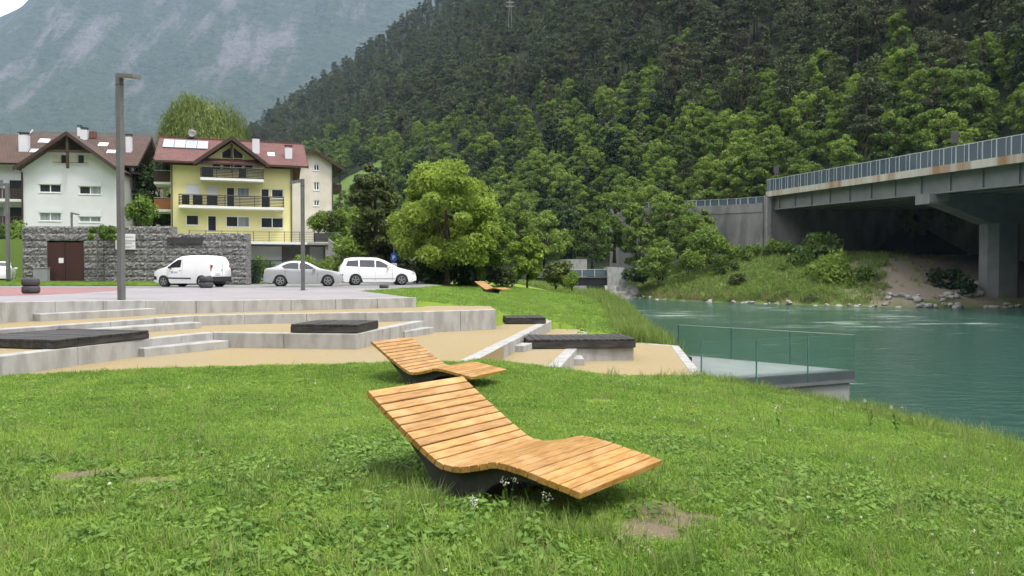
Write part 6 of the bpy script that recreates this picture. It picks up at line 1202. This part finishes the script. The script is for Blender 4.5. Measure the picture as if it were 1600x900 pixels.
def flower(seed, hh):
    rg = np.random.default_rng(seed); m = MB(); m.tube([(0, 0, 0), (rg.normal(0, .01), rg.normal(0, .01), hh)], .0015, 4, False); o = len(m.f); n = 14; P = rg.normal(0, .005, (n, 3)) + np.array([0, 0, hh]); V, Q = leaves(P, rg.normal(0, 1, (n, 3)), np.full(n, .0055), rg, .8, .3); m.add([tuple(v) for v in V], [tuple(q) for q in Q]); me = m.mesh('clover_flower'); me.materials.append(MATS['weed']); me.materials.append(MATS['petal'])
    for i, p in enumerate(me.polygons): p.material_index = 1 if i >= o else 0
    return bpy.data.objects.new('clover_flower', me)
def pick(n, w, rg): return rg.choice(len(w), n, p=np.array(w) / sum(w))
def lawn_grass():
    rg = np.random.default_rng(19)
    objs = [blades(1, 32, .08, .018, .042, .0055, 'blade', 1.5), blades(2, 32, .08, .02, .052, .006, 'blade', 1.3), blades(3, 26, .075, .03, .075, .0058, 'blade', 1.2), leafy(4, 36, .09, .035, .010, 'blade', .9), leafy(5, 22, .09, .055, .020, 'weed', .5), blades(6, 16, .06, .09, .20, .005, 'blade_tall', .8), leafy(7, 30, .12, .10, .028, 'weed', .5), blades(8, 10, .07, .06, .12, .004, 'blade_dry', 1.2), flower(9, .055), flower(10, .08)]
    def fan(y0, y1, dens, xl=-40, xr=9):
        n = int(.5 * 1.42 * (y1 ** 2 - y0 ** 2) * dens); y = np.sqrt(rg.uniform(y0 ** 2, y1 ** 2, n)); x = rg.uniform(-.71, .71, n) * y; k = (x > xl) & (x < xr); return x[k], y[k]
    XS, YS, SS, KS = [], [], [], []
    def put(x, y, s, k): XS.append(x); YS.append(y); SS.append(s); KS.append(k)
    for y0, y1, dens, s0, s1 in ((3.4, 7, 720, .8, 1.35), (7, 10.5, 520, .8, 1.3), (10.5, 19, 300, .9, 1.5), (19, 62, 60, 1.5, 2.3)):
        x, y = fan(y0, y1, dens); n = len(x)
        if y0 < 19: q = fbm(x, y, 1.1, 3, 61); rough = np.clip((7.6 - y + .35 * np.abs(x - .0)) / 2.2, 0, 1) * .75 + (x > 2) * .35 + (q > .56) * .3
        else: rough = np.clip((x - xedge(y) + 3.5) / 2.5, 0, 1)
        u = rg.random(n); k = np.where(u < rough * .75, pick(n, [3.5, 4.5, 4, 2.4, .6, .35, .10, .40, .025, .025], rg), pick(n, [5, 4, .3, 2.2, .10, 0, 0, .12, .012, .006], rg)); s = rg.uniform(s0, s1, n)
        if y0 >= 19: k = np.where(k >= 8, 1, k)
        put(x, y, s, k)
    # clumps of broad dark weeds
    for px, py, r, n in ((640, 730, .7, 150), (600, 700, .6, 80), (1340, 770, .7, 90), (1480, 775, .7, 110), (1260, 745, .9, 80), (300, 735, .8, 60), (130, 770, .9, 50), (1050, 690, .9, 60), (480, 760, .9, 50), (780, 800, .6, 50), (950, 790, .6, 50), (1560, 800, .7, 60), (350, 850, 1., 40), (650, 850, .9, 50), (700, 620, .8, 30), (1200, 800, .9, 50)):
        c = atz(px, py, -1.66); c = atz(px, py, float(lawn_h(c.x, c.y))); put(c.x + rg.normal(0, r * .5, n), c.y + rg.normal(0, r * .4, n), rg.uniform(.7, 1.25, n), np.where(rg.random(n) < .6, 6, 4))
    # longer unmown grass round the lounger bases
    for cx, cy_, r, n in ((-.55, 5.55, .35, 60), (.1, 5.25, .35, 50), (.55, 5.0, .35, 70), (.9, 5.6, .5, 110), (-.7, 6.1, .5, 120), (-1.3, 12.4, .5, 120), (-.9, 12.0, .5, 120), (-1.2, 48, .7, 60)): put(cx + rg.normal(0, r * .6, n), cy_ + rg.normal(0, r * .5, n), rg.uniform(.6, 1.0, n), np.where(rg.random(n) < .35, 5, 2))
    # river edge: taller and straggly
    for y0, y1, dens, off, s0, s1 in ((4, 20, 60, .0, .8, 1.5), (27, 50, 110, -.2, 2.2, 3.8), (50, 125, 40, -.4, 3.0, 5.0)):
        n = int((y1 - y0) * dens); y = rg.uniform(y0, y1, n); put(xedge(y) + off + np.abs(rg.normal(0, .8, n)) - .9, y, rg.uniform(s0, s1, n), np.where(rg.random(n) < .7, 5, np.where(rg.random(n) < .5, 2, 7)))
    # verge before the gabion wall
    n = 2600; put(rg.uniform(-42, -21, n), rg.uniform(47.3, 51.8, n), rg.uniform(1.4, 2.4, n), pick(n, [3, 3, 2], rg))
    X, Y, S, K = map(np.concatenate, (XS, YS, SS, KS)); Z = lawn_h(X, Y); vg = (Y > 47.2) & (X < -20.9); Z = np.where(vg, -.80 + .03 * (Y - 47), Z)
    d = dirt_at(X, Y) * (.25 + 1.8 * fbm(X, Y, .16, 3, 4)); ok = (~paved(X, Y, .0) | vg) & (rg.random(len(X)) > np.clip(d * 1.25, 0, .97)) & (Z > WATER + .1) & (X < xedge(Y) + 2.2)
    lx, ly = X - l1.location.x, Y - l1.location.y; uu = lx * math.cos(LYAW) + ly * math.sin(LYAW); vv = -lx * math.sin(LYAW) + ly * math.cos(LYAW); ok &= ~((uu > .72) & (uu < 1.1) & (vv > .02) & (vv < 1.1)); S = np.where((uu > .45) & (uu < 2.0) & (vv > 0) & (vv < 1.12), S * .55, S)
    X, Y, Z, S, K = (q[ok] for q in (X, Y, Z, S, K)); n = len(X); rot = np.c_[rg.normal(0, .12, (n, 2)), rg.uniform(0, 6.28, n)]
    scatter('lawn_grass', np.c_[X, Y, Z], rot, S, K, objs); return n
NG = lawn_grass()
def bank_grass():
    rg = np.random.default_rng(23); objs = [blades(21, 22, .35, .25, .7, .03, 'blade_tall', .9), blades(22, 22, .35, .2, .55, .03, 'blade', .9), leafy(23, 40, .5, .55, .12, 'leaf_mid', .5), blades(24, 14, .3, .3, .7, .02, 'blade_dry', .9), leafy(25, 40, .5, .5, .10, 'leaf_dark', .5)]
    n = 26000; x = rg.uniform(14, 62, n); y = rg.uniform(84, 150, n); s = bankdist(x, y); px = 800 + F * x / y; green = np.clip((1385 - px) / 60, 0, 1); lim = np.where(px < 1300, 1, np.where(px < 1385, .35, .03)); k = (s > .6) & (s < 30) & (rg.random(n) < lim) & (hill_plane(x, y) < 5); x, y, s, px = x[k], y[k], s[k], px[k]; n = len(x)
    kd = np.where(s < 2.2, pick(n, [2, 1, .3, 4, .3], rg), pick(n, [4, 4, .9, .8, .5], rg)); scatter('bank_grass', np.c_[x, y, hill_h(x, y) - .03], np.c_[rg.normal(0, .1, (n, 2)), rg.uniform(0, 6.28, n)], rg.uniform(.8, 1.7, n), kd, objs)
bank_grass()
# single tall weeds that stand out round the near lounger
def tall_weed(label, px, py, h, seed, fl=True):
    rg = np.random.default_rng(seed); c = atz(px, py, -1.64); c = atz(px, py, float(lawn_h(c.x, c.y))); t = thing('flowering_weed', label, 'weed', (c.x, c.y, float(lawn_h(c.x, c.y))), 0, 'tall weeds by the near lounger'); m = MB(); P = []; tips = []
    for i in range(3): a = rg.uniform(0, 6.28); q = h * rg.uniform(.7, 1); e = (math.cos(a) * q * .22, math.sin(a) * q * .22, q); m.tube([(0, 0, -.02), (e[0] * .4, e[1] * .4, q * .5), e], [.003, .0025, .0015], 4, False); tips.append(e); P += [np.array(e) * f + rg.normal(0, .012, 3) for f in (.25, .4, .55, .7)]
    me = m.mesh('stem'); me.materials.append(MATS['weed']); mk('stem', me, None, t)
    V, Q = leaves(np.array(P), np.tile([0, 0, 1.], (len(P), 1)), rg.uniform(.02, .045, len(P)), rg, .4, .5); lm_ = np_mesh('leaves', V, Q, rg.random(len(P))); lm_.materials.append(MATS['weed']); mk('leaves', lm_, None, t)
    if fl:
        C = np.concatenate([np.array(e) + rg.normal(0, .012, (16, 3)) for e in tips]); V, Q = leaves(C, rg.normal(0, 1, C.shape), np.full(len(C), .006), rg, .9, .3); fm = np_mesh('flower_head', V, Q, rg.random(len(C))); fm.materials.append(MATS['petal']); mk('flower_head', fm, None, t)
for i, (lab, px, py, h) in enumerate((('tall white-flowered weed right before the lounger base', 795, 800, .24), ('bushy white-flowered weed below the lounger foot end', 858, 812, .2), ('low white-flowered weed left of the other two', 745, 812, .13), ('thin weed under the raised foot end', 822, 790, .22), ('single weed stalk at the lawn edge before the glass platform', 1218, 655, .3), ('yellowish weed at the water edge right of the platform', 1360, 652, .42), ('thin weed on the river edge further right', 1402, 660, .5))): tall_weed(lab, px, py, h, 300 + i)
# blue-violet flowers behind the mesh fence
c = atY(395, 432, 55.6); o = leafy(77, 60, .3, .35, .06, 'purple', .9, .3); COL.objects.link(o); o.name = 'violet_flowers'; o.location = (c.x, c.y, c.z - .1); tag(o, 'cluster of violet blue flowers behind the green mesh fence', 'flowers')
